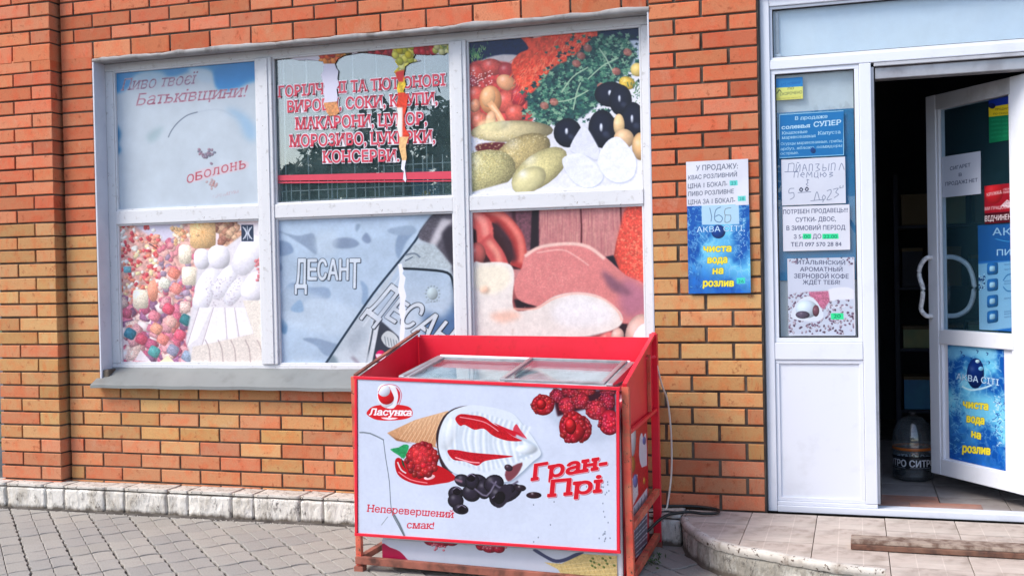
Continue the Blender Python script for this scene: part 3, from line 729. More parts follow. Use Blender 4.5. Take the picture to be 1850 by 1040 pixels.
c.text('Батьківщини!', 858, 660, 1545, 612, 78, (150, 86, 108), bold=.7, serif=True, shear=.28, fade=.5, outline=(214, 205, 216), ow=1.2)
c.view(0, 0, 1)
c.poly([(352, 312), (366, 306), (400, 300), (444, 292), (446, 306), (400, 317), (352, 330), (342, 326)], (208, 196, 206), curve=3, soft=1)
for i, ch in enumerate('ОБОЛОНЬ'):
    x = 338+i*15.6; y = 330-i*4.0+(i-3)**2*.25; c.text(ch, x, y, x+12.5, y-2.5, 13+abs(i-3)*.8, (178, 62, 78), bold=.9, serif=True, shear=.05, fade=.35)
for k in range(26): c.ball(376+random.gauss(0, 6), 279+random.gauss(0, 6), 3, 2.2, random.random()*3, (120+random.random()*50, 130, 150), 0, .3)
for k in range(16): c.ball(386+random.gauss(0, 5), 334+random.gauss(0, 6), 2.6, 2, random.random()*3, (196, 150, 150), 0, .3, alpha=.7)
c.text('ПРЕМІУМ', 384, 360, 430, 350, 6, (190, 140, 150), bold=.3, shear=.2, fade=.8)
c.a = blur(c.a, .8); c.grain(.03, 40)
poster('beer_poster', 'poster', 'faded pale blue beer poster with sky at its top in the upper left window pane', c, 0, 0, .058, 1.006, 1.727, 2.547, dict(gain=.92, rough=.3))
# 3 vegetables
c = Canvas([(846, 78), (1160, 48), (1162, 342), (849, 354)], 680, 640, (226, 226, 236)); c.view(820, 20, 2.888)
c.poly([(60, 130), (420, 130), (380, 250), (60, 290)], (10, 30, 72), soft=2, nz=.2); c.poly([(700, 60), (1000, 60), (1000, 330), (700, 300)], (8, 30, 66), soft=2)
c.poly([(800, 180), (900, 160), (1000, 170), (1000, 300), (900, 300), (820, 240)], (196, 208, 226), soft=2, curve=4)
c.poly([(140, 270), (260, 235), (380, 255), (330, 330), (160, 330)], (214, 204, 206), soft=2, curve=3)
for k in range(90): x, y = random.gauss(118, 26), random.gauss(245, 26); c.stroke([(x, y), (x+random.uniform(-14, 14), y-random.uniform(6, 24))], 4, random.choice([(90, 150, 90), (150, 190, 110), (60, 120, 80)]))
# tomatoes / red vegetables to the left
c.poly([(70, 310), (200, 270), (340, 300), (380, 420), (400, 600), (200, 620), (80, 640)], (196, 62, 62), soft=3, nz=.35, nsc=12, curve=4)
for x, y, rx, ry, cc in [(120, 330, 55, 45, (214, 74, 66)), (200, 300, 60, 42, (222, 84, 76)), (275, 320, 45, 42, (186, 60, 66)), (90, 380, 40, 36, (188, 70, 80)), (120, 450, 60, 50, (226, 90, 76)), (270, 480, 55, 60, (228, 92, 80)), (340, 450, 42, 60, (196, 50, 60)), (320, 540, 55, 46, (224, 92, 78)), (100, 540, 40, 50, (230, 110, 90)), (135, 580, 46, 46, (226, 120, 96)), (110, 500, 26, 36, (244, 160, 120))]: c.ball(x, y, rx, ry, .2, cc, .35, .35, .12, 6)
for k in range(46): c.ball(random.uniform(80, 200), random.uniform(320, 400), 4, 3, 0, (250, 214, 214), 0, 0)
# mushrooms
c.ball(272, 380, 52, 40, .4, (238, 166, 120), .35, .3); c.ball(190, 470, 58, 74, 0, (240, 160, 104), .3, .3); c.ball(180, 455, 36, 54, .1, (248, 186, 132), .3, .2)
c.stroke([(190, 490), (225, 540), (250, 585)], 34, (240, 176, 126), curve=4, soft=1); c.stroke([(196, 500), (232, 548), (250, 580)], 12, (252, 214, 170), curve=4, soft=2); c.ball(190, 570, 26, 44, .2, (244, 184, 140), .3, .3)
# grated carrot fan
c.poly([(330, 120), (420, 150), (560, 110), (740, 100), (745, 150), (690, 230), (640, 260), (600, 300), (520, 330), (450, 430), (400, 440), (330, 380), (300, 290), (340, 230), (390, 200)], (238, 78, 52), soft=1.5, curve=4, nz=.25, nsc=10)
for k in range(520):
    a = random.uniform(0, 1); x, y = 700-a*370+random.gauss(0, 45), 130+a*260+random.gauss(0, 46)
    if x < 300 or y < 105 or x > 745 or (x < 360 and y < 230): continue
    t = random.gauss(2.1, .4); L = random.uniform(12, 36); c.stroke([(x, y), (x+L*math.cos(t), y+L*math.sin(t))], random.uniform(2, 5), random.choice([(252, 120, 84), (228, 50, 34), (250, 150, 112), (206, 44, 40), (246, 92, 60)]), alpha=.85)
# parsley
c.poly([(380, 470), (440, 400), (520, 300), (620, 250), (740, 140), (900, 150), (950, 230), (900, 330), (830, 390), (760, 480), (660, 560), (540, 590), (420, 560)], (30, 70, 72), soft=3, curve=4, nz=.4, nsc=8)
for k in range(1500):
    a = random.random(); cx = 430+a*480; cy = 540-a*330+random.gauss(0, 70+30*math.sin(a*3.1)); x = cx+random.gauss(0, 48)
    if x > 975 or cy > 600 or cy < 120: continue
    cc = random.choice([(24, 74, 70), (18, 52, 58), (60, 118, 96), (96, 146, 118), (40, 96, 84), (12, 40, 50), (130, 170, 140)])
    q = random.uniform(8, 20); t = random.random()*6.3; c.poly([(x+q*math.cos(t+o)*(1 if j % 2 else .45), cy+q*.8*math.sin(t+o)*(1 if j % 2 else .45)) for j, o in enumerate([0, .7, 1.4, 2.1, 2.8, 3.6, 4.4, 5.3])], cc, soft=.3)
for p in [[(700, 360), (780, 290), (860, 250)], [(560, 430), (620, 350), (700, 300)], [(500, 480), (600, 470), (700, 420)], [(620, 520), (640, 430), (660, 380)], [(760, 200), (800, 260), (840, 340)]]: c.stroke(p, 7, (160, 190, 160), curve=4)
for x, y in [(665, 240), (640, 280), (700, 200), (850, 320), (910, 220), (520, 480), (470, 500), (770, 400)]: c.ball(x, y, 24, 20, .4, (204, 104, 92), .2, .3, .2, 4, alpha=.75)
c.ball(905, 380, 44, 34, .3, (236, 196, 70), .3, .35, .2); c.ball(960, 310, 36, 36, 0, (240, 210, 120), .3, .3)
for k in range(70): x, y = random.gauss(960, 22), random.gauss(425, 28); c.stroke([(x, y), (x+random.uniform(-8, 18), y+random.uniform(-22, 8))], 4, random.choice([(90, 130, 90), (40, 90, 70)]))
# olives
for x, y, rx, ry in [(820, 440, 88, 66), (870, 470, 60, 82), (935, 575, 62, 96), (590, 640, 74, 76), (772, 620, 74, 100)]: c.ball(x, y, rx, ry, 0, (16, 20, 40), .0, .5); c.ball(x-6, y-8, rx*.1, ry*.22, 0, (220, 226, 240), 0, 0, soft=2); c.ball(x+rx*.3, y+ry*.3, rx*.3, ry*.16, .6, (70, 78, 104), 0, 0, soft=4, alpha=.5)
# potatoes, cucumbers
c.ball(860, 600, 30, 60, 0, (246, 206, 150), .3, .3); c.ball(885, 670, 54, 52, 0, (238, 196, 150), .3, .3); c.ball(975, 710, 48, 74, 0, (234, 186, 130), .3, .35)
c.ball(300, 632, 215, 56, -.03, (222, 206, 156), .35, .38, .08); c.ball(200, 600, 80, 30, 0, (236, 226, 170), 0, .1, soft=6, alpha=.6)
c.poly([(120, 700), (260, 690), (250, 740), (130, 740)], (92, 28, 34), curve=3, soft=2)
c.ball(350, 745, 160, 88, -.45, (196, 176, 120), .3, .4, .25, 3); c.ball(150, 840, 170, 110, -.25, (210, 200, 140), .35, .32, .3, 3); c.ball(440, 830, 168, 84, -.6, (226, 214, 150), .4, .35, .16, 3); c.ball(385, 880, 90, 60, -.5, (240, 236, 186), .6, .2, soft=3)
for k in range(420):
    x, y = random.uniform(85, 480), random.uniform(650, 900)
    if y > 960-x*.6: continue
    c.ball(x, y, 4.5, 3.2, 0, random.choice([(176, 158, 96), (240, 232, 190), (190, 170, 110)]), 0, 0, alpha=.6)
c.poly([(85, 945), (290, 890), (300, 940), (440, 950), (580, 850), (990, 780), (1000, 960), (85, 960)], (232, 232, 242), soft=2)
c.ball(385, 885, 96, 62, -.5, (232, 222, 164), .7, .3, soft=1.5)
# egg halves
for P_, cc in [([(600, 720), (640, 640), (680, 605), (735, 690), (755, 740), (740, 780), (690, 760), (640, 750)], (224, 226, 240)), ([(560, 775), (640, 745), (700, 770), (760, 830), (770, 880), (720, 920), (650, 915), (590, 860)], (234, 236, 248)), ([(745, 780), (790, 690), (850, 660), (900, 700), (945, 770), (940, 850), (900, 890), (830, 895), (770, 850)], (238, 240, 252))]:
    c.poly([(x+4, y+5) for x, y in P_], (176, 182, 204), soft=3, curve=4); c.poly(P_, cc, soft=.8, curve=4)
c.a = blur(c.a, 1.0); c.grain(.05, 14); c.grain(.03, 5, 9, 2); c.a = c.a*.95+10
poster('vegetable_poster', 'poster', 'poster of grated carrot, parsley, olives and eggs in the upper right window pane', c, 0, 0, 2.266, 3.194, 1.727, 2.547, dict(gain=.95, rough=.3))
# 4 sweets
c = Canvas([(213, 405), (470, 397), (471, 658), (214, 660)], 640, 640, (236, 216, 220)); c.view(160, 370, 3.058)
_ball = c.ball
def sball(x, y, rx, ry, rot, col, hl=.3, dark=.3, nz=0, nsc=3, n=20, power=2.0, alpha=1, soft=.8): _ball(x, y, rx, ry, rot, tuple(v+(255-v)*.12 for v in col), hl*.35, dark*.45, (max(nz, .22) if min(col) < 222 else .02), 3, n, power if power > 2 else random.choice([2, 4, 5, 6]), alpha, soft)
c.ball = sball
c.poly([(160, 95), (560, 90), (700, 300), (560, 560), (300, 600), (160, 590)], (226, 170, 160), soft=6, nz=.3, nsc=14, curve=3)
c.poly([(260, 95), (520, 90), (440, 200), (380, 190), (300, 150)], (214, 208, 230), soft=6, curve=3)
for k in range(260):
    x, y = random.uniform(160, 440), random.uniform(100, 560)
    if (x-160)+(y-100)*.15 > 290 or (x > 280 and y < 160 and random.random() < .8): continue
    c.ball(x, y, random.uniform(9, 17), random.uniform(7, 12), random.random()*3, random.choice([(214, 44, 54), (232, 70, 76), (196, 30, 50), (240, 150, 120), (248, 220, 160), (250, 236, 226), (244, 120, 90), (252, 246, 240)]), .5, .3)
c.ball(205, 360, 22, 18, 0, (90, 170, 190), .5, .2); c.stroke([(330, 215), (370, 240), (395, 265)], 5, (60, 30, 40), curve=3)
for k in range(120):
    x, y = random.uniform(380, 600), random.uniform(190, 600)
    c.ball(x, y, random.uniform(14, 24), random.uniform(12, 20), random.random()*3, random.choice([(214, 96, 120), (226, 130, 140), (150, 120, 150), (236, 170, 160), (200, 80, 110), (236, 196, 190), (170, 140, 170)]), .35, .35, .2, 2, power=3)
for k in range(150):
    x, y = random.uniform(165, 560), random.uniform(540, 880)
    c.ball(x, y, random.uniform(26, 42), random.uniform(20, 32), random.random()*3, random.choice([(190, 70, 110), (214, 100, 130), (160, 90, 140), (228, 150, 160), (120, 70, 110), (236, 130, 120), (244, 200, 190), (206, 80, 110), (246, 224, 226)]), .3, .45, .35, 2, power=6)
for x, y, cc in [(525, 640, (20, 100, 110)), (212, 720, (30, 110, 140)), (345, 820, (60, 150, 150)), (465, 380, (236, 120, 100)), (475, 465, (240, 130, 120)), (410, 435, (236, 232, 214)), (430, 580, (220, 60, 90)), (350, 620, (220, 110, 130)), (395, 750, (236, 120, 110)), (275, 750, (206, 60, 90)), (440, 650, (236, 170, 160)), (490, 725, (222, 70, 100)), (530, 845, (130, 150, 180)), (450, 810, (140, 140, 170)), (360, 690, (240, 150, 120))]: c.ball(x, y, 32, 30, .5, cc, .4, .35, .3, 2, power=4)
c.poly([(235, 870), (270, 810), (330, 880)], (240, 226, 232)); c.poly([(370, 880), (420, 840), (460, 880)], (246, 230, 190))
for x, y, rx, ry in [(275, 525, 44, 54), (528, 275, 36, 54), (550, 395, 42, 52), (345, 480, 30, 60)]: c.ball(x, y, rx, ry, 0, (250, 232, 206) if x != 345 else (238, 140, 110), .3, .2)
# shortbread round, nuts
for k in range(80): x, y = random.uniform(660, 850), random.uniform(85, 265); (x-660 > (y-100)*.6) and c.ball(x, y, 22, 17, random.random()*3, random.choice([(178, 112, 84), (206, 146, 112), (150, 84, 66), (222, 170, 130)]), .4, .5)
c.ball(628, 165, 72, 78, 0, (240, 186, 120), .2, .3, .06)
for k in range(10): t = k/10*6.28; c.stroke([(628, 150), (628+62*math.cos(t), 165+66*math.sin(t))], 3, (214, 150, 84), alpha=.6)
for k in range(40): c.ball(random.gauss(500, 26), random.gauss(160, 22), 12, 9, 1, random.choice([(226, 130, 90), (250, 220, 190), (236, 180, 120)]), .3, .3)
# white marshmallows, biscuits
c.poly([(600, 260), (760, 230), (950, 90), (950, 880), (560, 880), (520, 760), (580, 480)], (226, 220, 226), soft=3)
for x, y, rx, ry, rt in [(620, 300, 44, 58, 0), (715, 290, 60, 66, 0), (650, 440, 56, 96, .55), (740, 430, 46, 110, .6), (870, 280, 66, 120, .5), (800, 480, 40, 90, .6), (900, 440, 50, 70, .6), (890, 480, 60, 50, .2), (620, 520, 50, 74, .4)]: c.ball(x, y, rx, ry, rt, (240, 236, 248), .1, .22, power=2.6)
for x0, x1, x2, x3 in [(600, 670, 590, 530), (680, 735, 745, 612), (742, 790, 808, 752), (795, 850, 900, 822)]: c.poly([(x0, 570), (x1, 570), (x2, 740), (x3, 790 if x3 < 700 else 760)], (244, 240, 250), soft=1); c.stroke([(x0, 570), (x3, 780)], 3, (150, 120, 130), alpha=.7); 
for k in range(130): x, y = random.uniform(640, 830), random.uniform(400, 560); c.ball(x, y, 3.4, 3, 0, (150, 130, 150), 0, 0, alpha=.5)
c.poly([(560, 790), (780, 740), (940, 700), (950, 880), (545, 880)], (226, 214, 206), soft=2, nz=.14, nsc=3); c.poly([(840, 530), (945, 530), (945, 740), (900, 730)], (232, 222, 212), nz=.14, nsc=3)
for x in (650, 720, 790, 870, 935): c.stroke([(x-20, 750), (x, 800), (x+6, 880)], 5, (170, 150, 150), curve=3, soft=1)
for k in range(18): c.ball(random.gauss(930, 10), random.uniform(300, 420), 9, 7, 0, (200, 100, 110), .3, .3)
c.poly([(840, 112), (906, 112), (906, 204), (840, 204)], (30, 44, 70)); c.stroke([(873, 120), (873, 196)], 4, (220, 224, 236))
for sx in (-1, 1): c.stroke([(873+sx*24, 124), (873+sx*6, 158), (873+sx*24, 192)], 5, (220, 224, 236), curve=3); c.stroke([(873+sx*14, 128), (873+sx*3, 158), (873+sx*14, 188)], 3, (200, 206, 222), curve=3)
c.a = blur(c.a, .9); c.grain(.05, 8); c.a = c.a*.93+18
poster('sweets_poster', 'poster', 'poster of red jelly sweets and white marshmallows in the lower left window pane', c, 0, 0, .058, 1.006, .829, 1.647, dict(gain=.95, rough=.3))
# 5 bottle poster
c = Canvas([(497, 395), (820, 382), (825, 650), (499, 657)], 680, 580, (176, 196, 218)); c.view(470, 360, 3.059)
c.a = c.a*(1+.16*(vnoise(580, 680, 260, 8, 2)-.5)[..., None])
for P_, cc in [([(85, 175), (200, 200), (290, 190), (305, 300), (240, 260), (140, 200)], (138, 156, 180)), ([(85, 230), (150, 240), (170, 290), (90, 310)], (130, 152, 182)), ([(410, 215), (500, 210), (545, 240), (500, 265), (400, 262)], (132, 150, 176)), ([(560, 215), (585, 180), (612, 220), (590, 240)], (130, 148, 176)), ([(525, 140), (552, 138), (530, 180)], (140, 160, 184)), ([(745, 260), (770, 180), (850, 170), (800, 240), (765, 320)], (136, 158, 186)), ([(95, 530), (160, 455), (260, 480), (365, 482), (370, 540), (260, 545), (190, 600), (100, 610)], (142, 164, 192)), ([(550, 440), (590, 480), (585, 570), (555, 560), (560, 500)], (140, 166, 196)), ([(150, 600), (205, 550), (225, 610), (180, 620)], (70, 120, 176)), ([(90, 650), (130, 690), (120, 740), (90, 720)], (110, 148, 186)), ([(215, 765), (300, 760), (420, 790), (440, 760), (500, 780), (400, 850), (340, 850), (290, 800)], (138, 158, 184)), ([(85, 345), (108, 375), (85, 400)], (130, 150, 176)), ([(700, 165), (830, 140), (860, 180), (760, 195)], (150, 170, 194))]: c.poly(P_, cc, soft=3, curve=4)
for P_ in [[(300, 190), (420, 180), (400, 300), (310, 300)], [(90, 480), (420, 560), (560, 620), (500, 740), (100, 680)], [(160, 870), (280, 868), (280, 905), (160, 905)]]: c.poly(P_, (192, 208, 224), soft=10, curve=3, alpha=.6)
c.poly([(345, 905), (460, 730), (760, 350), (860, 215), (905, 150), (960, 70), (1075, 70), (1085, 905)], (184, 196, 208), soft=1)
c.poly([(345, 900), (380, 850), (420, 860), (430, 905)], (120, 138, 150), soft=4)
c.stroke([(350, 895), (470, 720), (620, 510), (760, 340), (850, 230), (895, 160), (960, 85), (1010, 78)], 12, (34, 52, 72), curve=5, soft=1)
c.poly([(870, 200), (925, 110), (975, 72), (1080, 80), (1080, 370), (1000, 290), (940, 240)], (88, 84, 96), soft=3, curve=3, nz=.2); c.poly([(1000, 100), (1060, 110), (960, 260), (930, 240)], (196, 192, 200), soft=6)
c.poly([(1000, 180), (1080, 150), (1080, 420), (1040, 330)], (50, 46, 58), soft=6, curve=2)
c.poly([(790, 340), (850, 240), (960, 240), (1060, 360), (1040, 370), (800, 370)], (176, 188, 196), soft=4, nz=.12); c.stroke([(800, 300), (850, 290), (880, 310)], 9, (110, 124, 140), curve=3, soft=1); c.stroke([(800, 330), (840, 310)], 6, (90, 104, 124))
c.poly([(740, 400), (790, 380), (900, 372), (1030, 385), (1060, 440), (1078, 560), (1080, 760), (600, 760)], (170, 190, 212), soft=2, curve=3, grad=(196, 208, 222))
c.poly([(900, 600), (1000, 640), (1085, 540), (1085, 760), (900, 760)], (76, 108, 150), soft=14)
c.stroke([(770, 372), (900, 376), (1030, 392), (1062, 450), (1076, 560)], 13, (22, 34, 46), curve=4, soft=1)
for k in range(14): t = k/14*6.28; c.ball(948+38*math.cos(t), 505+42*math.sin(t), 6, 5, 0, (150, 164, 170), 0, 0, alpha=.8)
c.ball(948, 505, 30, 34, 0, (178, 194, 200), .1, .1); c.text('ДЕСАНТ', 910, 556, 990, 550, 10, (130, 140, 150))
c.poly([(605, 905), (655, 650), (760, 740), (790, 905)], (52, 58, 72), soft=2); c.poly([(560, 905), (620, 640), (660, 640), (605, 905)], (206, 212, 220), soft=1); c.stroke([(575, 900), (600, 790), (625, 660)], 9, (70, 80, 92), soft=1)
c.poly([(662, 750), (700, 710), (750, 740), (760, 790), (700, 800)], (196, 204, 208), soft=1, curve=4); c.ball(660, 850, 30, 34, 0, (204, 20, 90), .2, .2); c.poly([(630, 840), (690, 845), (660, 880)], (240, 210, 226), curve=3)
c.poly([(400, 850), (560, 760), (600, 860), (590, 905), (420, 905)], (196, 206, 216), soft=6, alpha=.8)
def comic(st, pts_h, b):
    pass
def big(st, x0, y0, x1, y1, h, sh, ow, hs=None):
    n = len(st); tot = sum({'Д': 1.2, 'Т': 1.05, 'А': 1.1}.get(ch, .95) for ch in st); x = 0
    for i, ch in enumerate(st):
        wd = {'Д': 1.2, 'Т': 1.05, 'А': 1.1}.get(ch, .95)/tot; ax, ay = x0+(x1-x0)*(x+.006), y0+(y1-y0)*(x+.006); bx, by = x0+(x1-x0)*(x+wd-.014), y0+(y1-y0)*(x+wd-.014); x += wd
        hh = h*(1.42 if i == 0 or i == n-1 and hs else 1); dy = (hh-h)
        up = -1; c.text(ch, ax, ay+dy*.95, bx, by+dy*.95, hh, (206, 216, 228), bold=2.6, shear=sh, outline=(26, 34, 46), ow=2.2, shadow=((30, 40, 56), 3, 3))
big('ДЕСАНТ', 176, 440, 548, 436, 112, 0.03, 2, True)
# the label on the bottle runs diagonally
for ch, (x, y, hh, wd) in zip('ДЕСАН', [(600, 640, 190, 70), (690, 660, 80, 62), (760, 690, 120, 70), (840, 735, 130, 80), (905, 790, 130, 85)]):
    pass
for ch, ax, ay, bx, by, hh, sh in [('Д', 572, 610, 650, 664, 168, .78), ('Е', 684, 636, 738, 668, 104, .8), ('С', 752, 664, 820, 704, 122, .8), ('А', 832, 712, 912, 764, 122, .8), ('Н', 924, 768, 992, 812, 118, .8), ('Т', 1000, 815, 1060, 850, 118, .8)]:
    c.text(ch, ax, ay, bx, by, hh, (206, 214, 224), bold=2.6, shear=sh, outline=(20, 28, 40), ow=2.6, shadow=((24, 32, 48), 3, 3))
for k in range(5): c.stroke([(682+k*16, 742+k*5), (690+k*16, 790+k*3)], 5, (120, 132, 140), soft=1)
c.stroke([(790, 380), (690, 520), (560, 690)], 5, (226, 232, 240), soft=2, alpha=.8); c.stroke([(1060, 440), (1068, 600)], 16, (60, 76, 100), soft=6, alpha=.7); c.poly([(640, 560), (700, 520), (760, 560), (720, 640), (640, 650)], (160, 176, 196), soft=10, curve=3, alpha=.5)
c.poly([(480, 760), (560, 690), (580, 760), (500, 840)], (160, 172, 186), soft=9, curve=3, alpha=.7); c.stroke([(500, 860), (540, 900)], 16, (140, 132, 146), soft=5)
c.grain(.05, 40); c.grain(.03, 6, 8, 2)
P_ = [(757, 350), (775, 345), (785, 380), (780, 400), (797, 420), (788, 470), (800, 520), (790, 560), (797, 600), (786, 650), (792, 700), (790, 760), (765, 790), (768, 720), (775, 650), (764, 600), (772, 540), (760, 480), (770, 420)]
c.poly(P_, (196, 200, 214)); c.poly([(x+(4 if i < 11 else -2), y) for i, (x, y) in enumerate(P_)], (238, 240, 250), soft=.5)
c.poly([(640, 760), (765, 680), (800, 700), (800, 740), (700, 800)], (226, 228, 238), alpha=.0)
poster('bottle_poster', 'poster', 'torn grey-blue poster of a slanted bottle in the lower middle window pane', c, 0, 0, 1.110, 2.172, .829, 1.647, dict(gain=.92, rough=.3))
# 6 meat
c = Canvas([(851, 382), (1163, 370), (1168, 640), (853, 640)], 680, 600, (150, 70, 72)); c.view(820, 340, 2.889)
c.poly([(90, 90), (1010, 80), (1010, 480), (90, 480)], (190, 120, 120), nz=.1)
c.poly([(220, 100), (445, 90), (445, 310), (230, 310)], (104, 60, 74), soft=1.5, nz=.4, nsc=8); c.poly([(408, 90), (442, 90), (440, 300), (395, 310)], (22, 12, 22), soft=2); c.poly([(300, 90), (318, 90), (330, 250), (310, 250)], (60, 26, 38), soft=2)
for k in range(230):
    x = random.uniform(445, 860); y = random.uniform(85, 280); c.stroke([(x, y), (x+random.uniform(-2, 2), y+random.uniform(30, 110))], random.uniform(2, 5), random.choice([(206, 130, 124), (166, 88, 94), (214, 150, 140), (150, 70, 82), (222, 166, 150)]), alpha=.45, soft=1)
for x in (660, 868): c.stroke([(x, 88), (x+4, 190), (x+2, 320)], 8, (74, 20, 30), soft=1)
c.poly([(90, 120), (230, 110), (240, 240), (350, 300), (380, 400), (90, 400)], (42, 12, 20), soft=2)
# red mass right, sausages left
c.ball(960, 300, 120, 240, .25, (216, 66, 54), .0, .3, .25, 4); c.poly([(900, 100), (1005, 85), (1005, 500), (900, 480), (850, 300), (870, 180)], (222, 72, 58), soft=4, curve=3, nz=.3, nsc=5)
for k in range(220): x, y = random.gauss(945, 45), random.gauss(330, 100); c.ball(x, y, 4, 3, 0, (252, 170, 130), 0, 0, alpha=.6)
c.stroke([(150, 120), (245, 160), (320, 240), (340, 330), (330, 370)], 74, (168, 44, 44), curve=6, soft=1.5); c.stroke([(160, 110), (260, 150), (335, 240), (352, 320), (348, 360)], 34, (232, 116, 104), curve=6, soft=6)
c.stroke([(215, 190), (275, 270), (305, 350)], 40, (48, 22, 32), curve=5, soft=8)
c.stroke([(90, 150), (150, 190), (160, 250)], 90, (214, 86, 82), curve=5, soft=2); c.stroke([(100, 130), (150, 170), (165, 230)], 36, (240, 140, 130), curve=5, soft=6)
c.stroke([(170, 270), (215, 330), (235, 370)], 84, (196, 70, 70), curve=5, soft=2); c.stroke([(180, 270), (220, 320), (235, 360)], 32, (234, 140, 124), curve=5, soft=6); c.ball(115, 325, 48, 54, 0, (204, 92, 88), .4, .4)
# ham
c.poly([(780, 340), (830, 330), (860, 400), (820, 400)], (16, 14, 28), soft=2); c.poly([(860, 660), (900, 660), (905, 780), (850, 780)], (32, 18, 28), soft=2); c.poly([(305, 545), (380, 545), (440, 580), (320, 590)], (22, 12, 22), soft=3)
c.poly([(310, 470), (350, 390), (370, 330), (450, 290), (600, 270), (700, 285), (790, 340), (900, 430), (1005, 480), (1005, 610), (890, 660), (800, 620), (500, 600), (430, 580), (330, 545)], (216, 124, 122), soft=1.5, curve=4, nz=.1, nsc=3)
c.poly([(880, 440), (1005, 500), (1005, 600), (900, 630), (860, 560)], (176, 106, 128), soft=14, curve=3); c.poly([(770, 400), (900, 490), (920, 520), (820, 500)], (128, 80, 100), soft=8, curve=3)
c.stroke([(370, 335), (450, 292), (600, 276), (700, 292), (780, 345)], 16, (240, 196, 184), curve=5, soft=2); c.stroke([(430, 320), (560, 305), (640, 340), (700, 380)], 5, (244, 190, 180), curve=4, soft=1.5)
for k in range(300): x, y = random.gauss(520, 110), random.gauss(440, 60); c.ball(x, y, 3.5, 3, 0, (236, 160, 150), 0, 0, alpha=.4)
# pale poultry
c.poly([(90, 400), (150, 370), (270, 370), (310, 420), (305, 590), (420, 585), (520, 530), (640, 510), (760, 530), (850, 590), (878, 640), (850, 680), (760, 710), (620, 740), (400, 775), (90, 780)], (236, 228, 222), soft=1.5, curve=4)
c.poly([(90, 400), (180, 380), (270, 390), (290, 460), (200, 520), (90, 480)], (246, 236, 214), soft=8, curve=3); c.poly([(180, 620), (300, 600), (340, 630), (240, 660)], (240, 196, 176), soft=9, curve=3); c.ball(155, 500, 26, 18, 0, (240, 190, 160), 0, .1, soft=5, alpha=.8)
c.stroke([(305, 590), (420, 590), (520, 540), (640, 516), (770, 540), (850, 600), (872, 645)], 7, (244, 178, 158), curve=5, soft=2); c.poly([(560, 545), (700, 535), (820, 600), (800, 660), (600, 680), (500, 620)], (240, 238, 240), soft=14, curve=3)
c.stroke([(300, 690), (296, 740)], 9, (214, 200, 190), soft=4); c.stroke([(600, 730), (700, 722), (800, 700)], 4, (170, 140, 140), curve=3, soft=1)
c.poly([(430, 775), (560, 745), (700, 755), (800, 700), (880, 740), (900, 780)], (232, 120, 116), soft=2, curve=3); c.poly([(640, 740), (740, 745), (790, 715), (740, 775), (660, 770)], (246, 214, 204), soft=3, curve=3); c.ball(850, 720, 34, 40, .2, (236, 190, 176), .3, .3)
c.ball(965, 710, 74, 100, .35, (236, 190, 176), .2, .35); c.ball(980, 740, 52, 86, .35, (238, 238, 248), .1, .15)
c.a = blur(c.a, 1.2)*.93+17; c.grain(.05, 18); c.grain(.03, 5, 9, 2)
poster('meat_poster', 'poster', 'poster of sausages, ham and pale poultry in the lower right window pane', c, 0, 0, 2.266, 3.194, .829, 1.647, dict(gain=.93, rough=.3))

# 2 clear pane: cut lettering and remains of a torn poster
def W2(x, y): return (1.110+(x-496)/(820-496)*1.062, 2.547-((y-(107-(x-496)*.078))/262)*.82)   # photo pixel -> pane
letters = empty('window_lettering', (1.64, PYF, 2.1), 'red lettering with white outline across the clear upper middle window pane', 'lettering')
def pane_text(st, zx0, zx1, zy, h, slope):
    wt = text_tris(st, True, .012)[1]; px0, px1 = 480+zx0/2.89, 480+zx1/2.89; sc = (px1-px0)/wt; hh = h/2.89
    for i, ch in enumerate(st):
        if ch == ' ': continue
        ch_w = text_tris(ch, True, .012)[1]; xs = text_tris(st[:i+1], True, .012)[1]-ch_w; par = letters
        for nm, mt, off, yo in (('letter', 'redprint', .022, -.0012), ('outline', 'whiteprint', .078, 0)):
            tri, w_ = text_tris(ch, True, off); V = []; F = []; ex = (w_-ch_w)/2
            for k, t3 in enumerate(tri):
                n0 = len(V)
                for x, y in t3:
                    px = px0+(xs+x-ex)*sc; py = 40+zy/2.89+(px-px0)*slope-y*hh*1.06; X, Z = W2(px, py); V.append((X, PYF-.001+yo-(.0002*(k % 3)), Z))
                F.append((n0, n0+1, n0+2))
            o = mk(nm, V, F, M[mt], par); par = o
def pane_text_old(st, zx0, zx1, zy, h, slope):
    """zx, zy in the enlargement of the pane (x2.89, origin 480,40)"""
    for nm, mt, off, yo in (('letter_outline', 'whiteprint', .075, 0), ('letters', 'redprint', .012, -.0012)):
        tri, w_ = text_tris(st, True, off); _, wb = text_tris(st, True, .012)
        px0, px1 = 480+zx0/2.89, 480+zx1/2.89; V = []; F = []
        sc = (px1-px0)/wb; ex = (w_-wb)/2; hh = h/2.89
        for k, t3 in enumerate(tri):
            n0 = len(V)
            for x, y in t3:
                px = px0+(x-ex)*sc; py = 40+zy/2.89+(px-px0)*slope-y*hh; X, Z = W2(px, py); V.append((X, PYF-.001+yo-(.0002*(k % 3)), Z))
            F.append((n0, n0+1, n0+2))
        o = mk(nm, V, F, M[mt], letters)
for a in [('ГОРІЛЧАНІ ТА ТЮТЮНОВІ', 66, 950, 397, 54, -.075), ('ВИРОБИ, СОКИ, КРУПИ,', 116, 908, 474, 56, -.065), ('МАКАРОНИ, ЦУКОР,', 156, 852, 562, 58, -.055), ('МОРОЗИВО, ЦУКЕРКИ,', 122, 892, 652, 58, -.052), ('КОНСЕРВИ.', 302, 706, 728, 56, -.045)]: pane_text(*a)
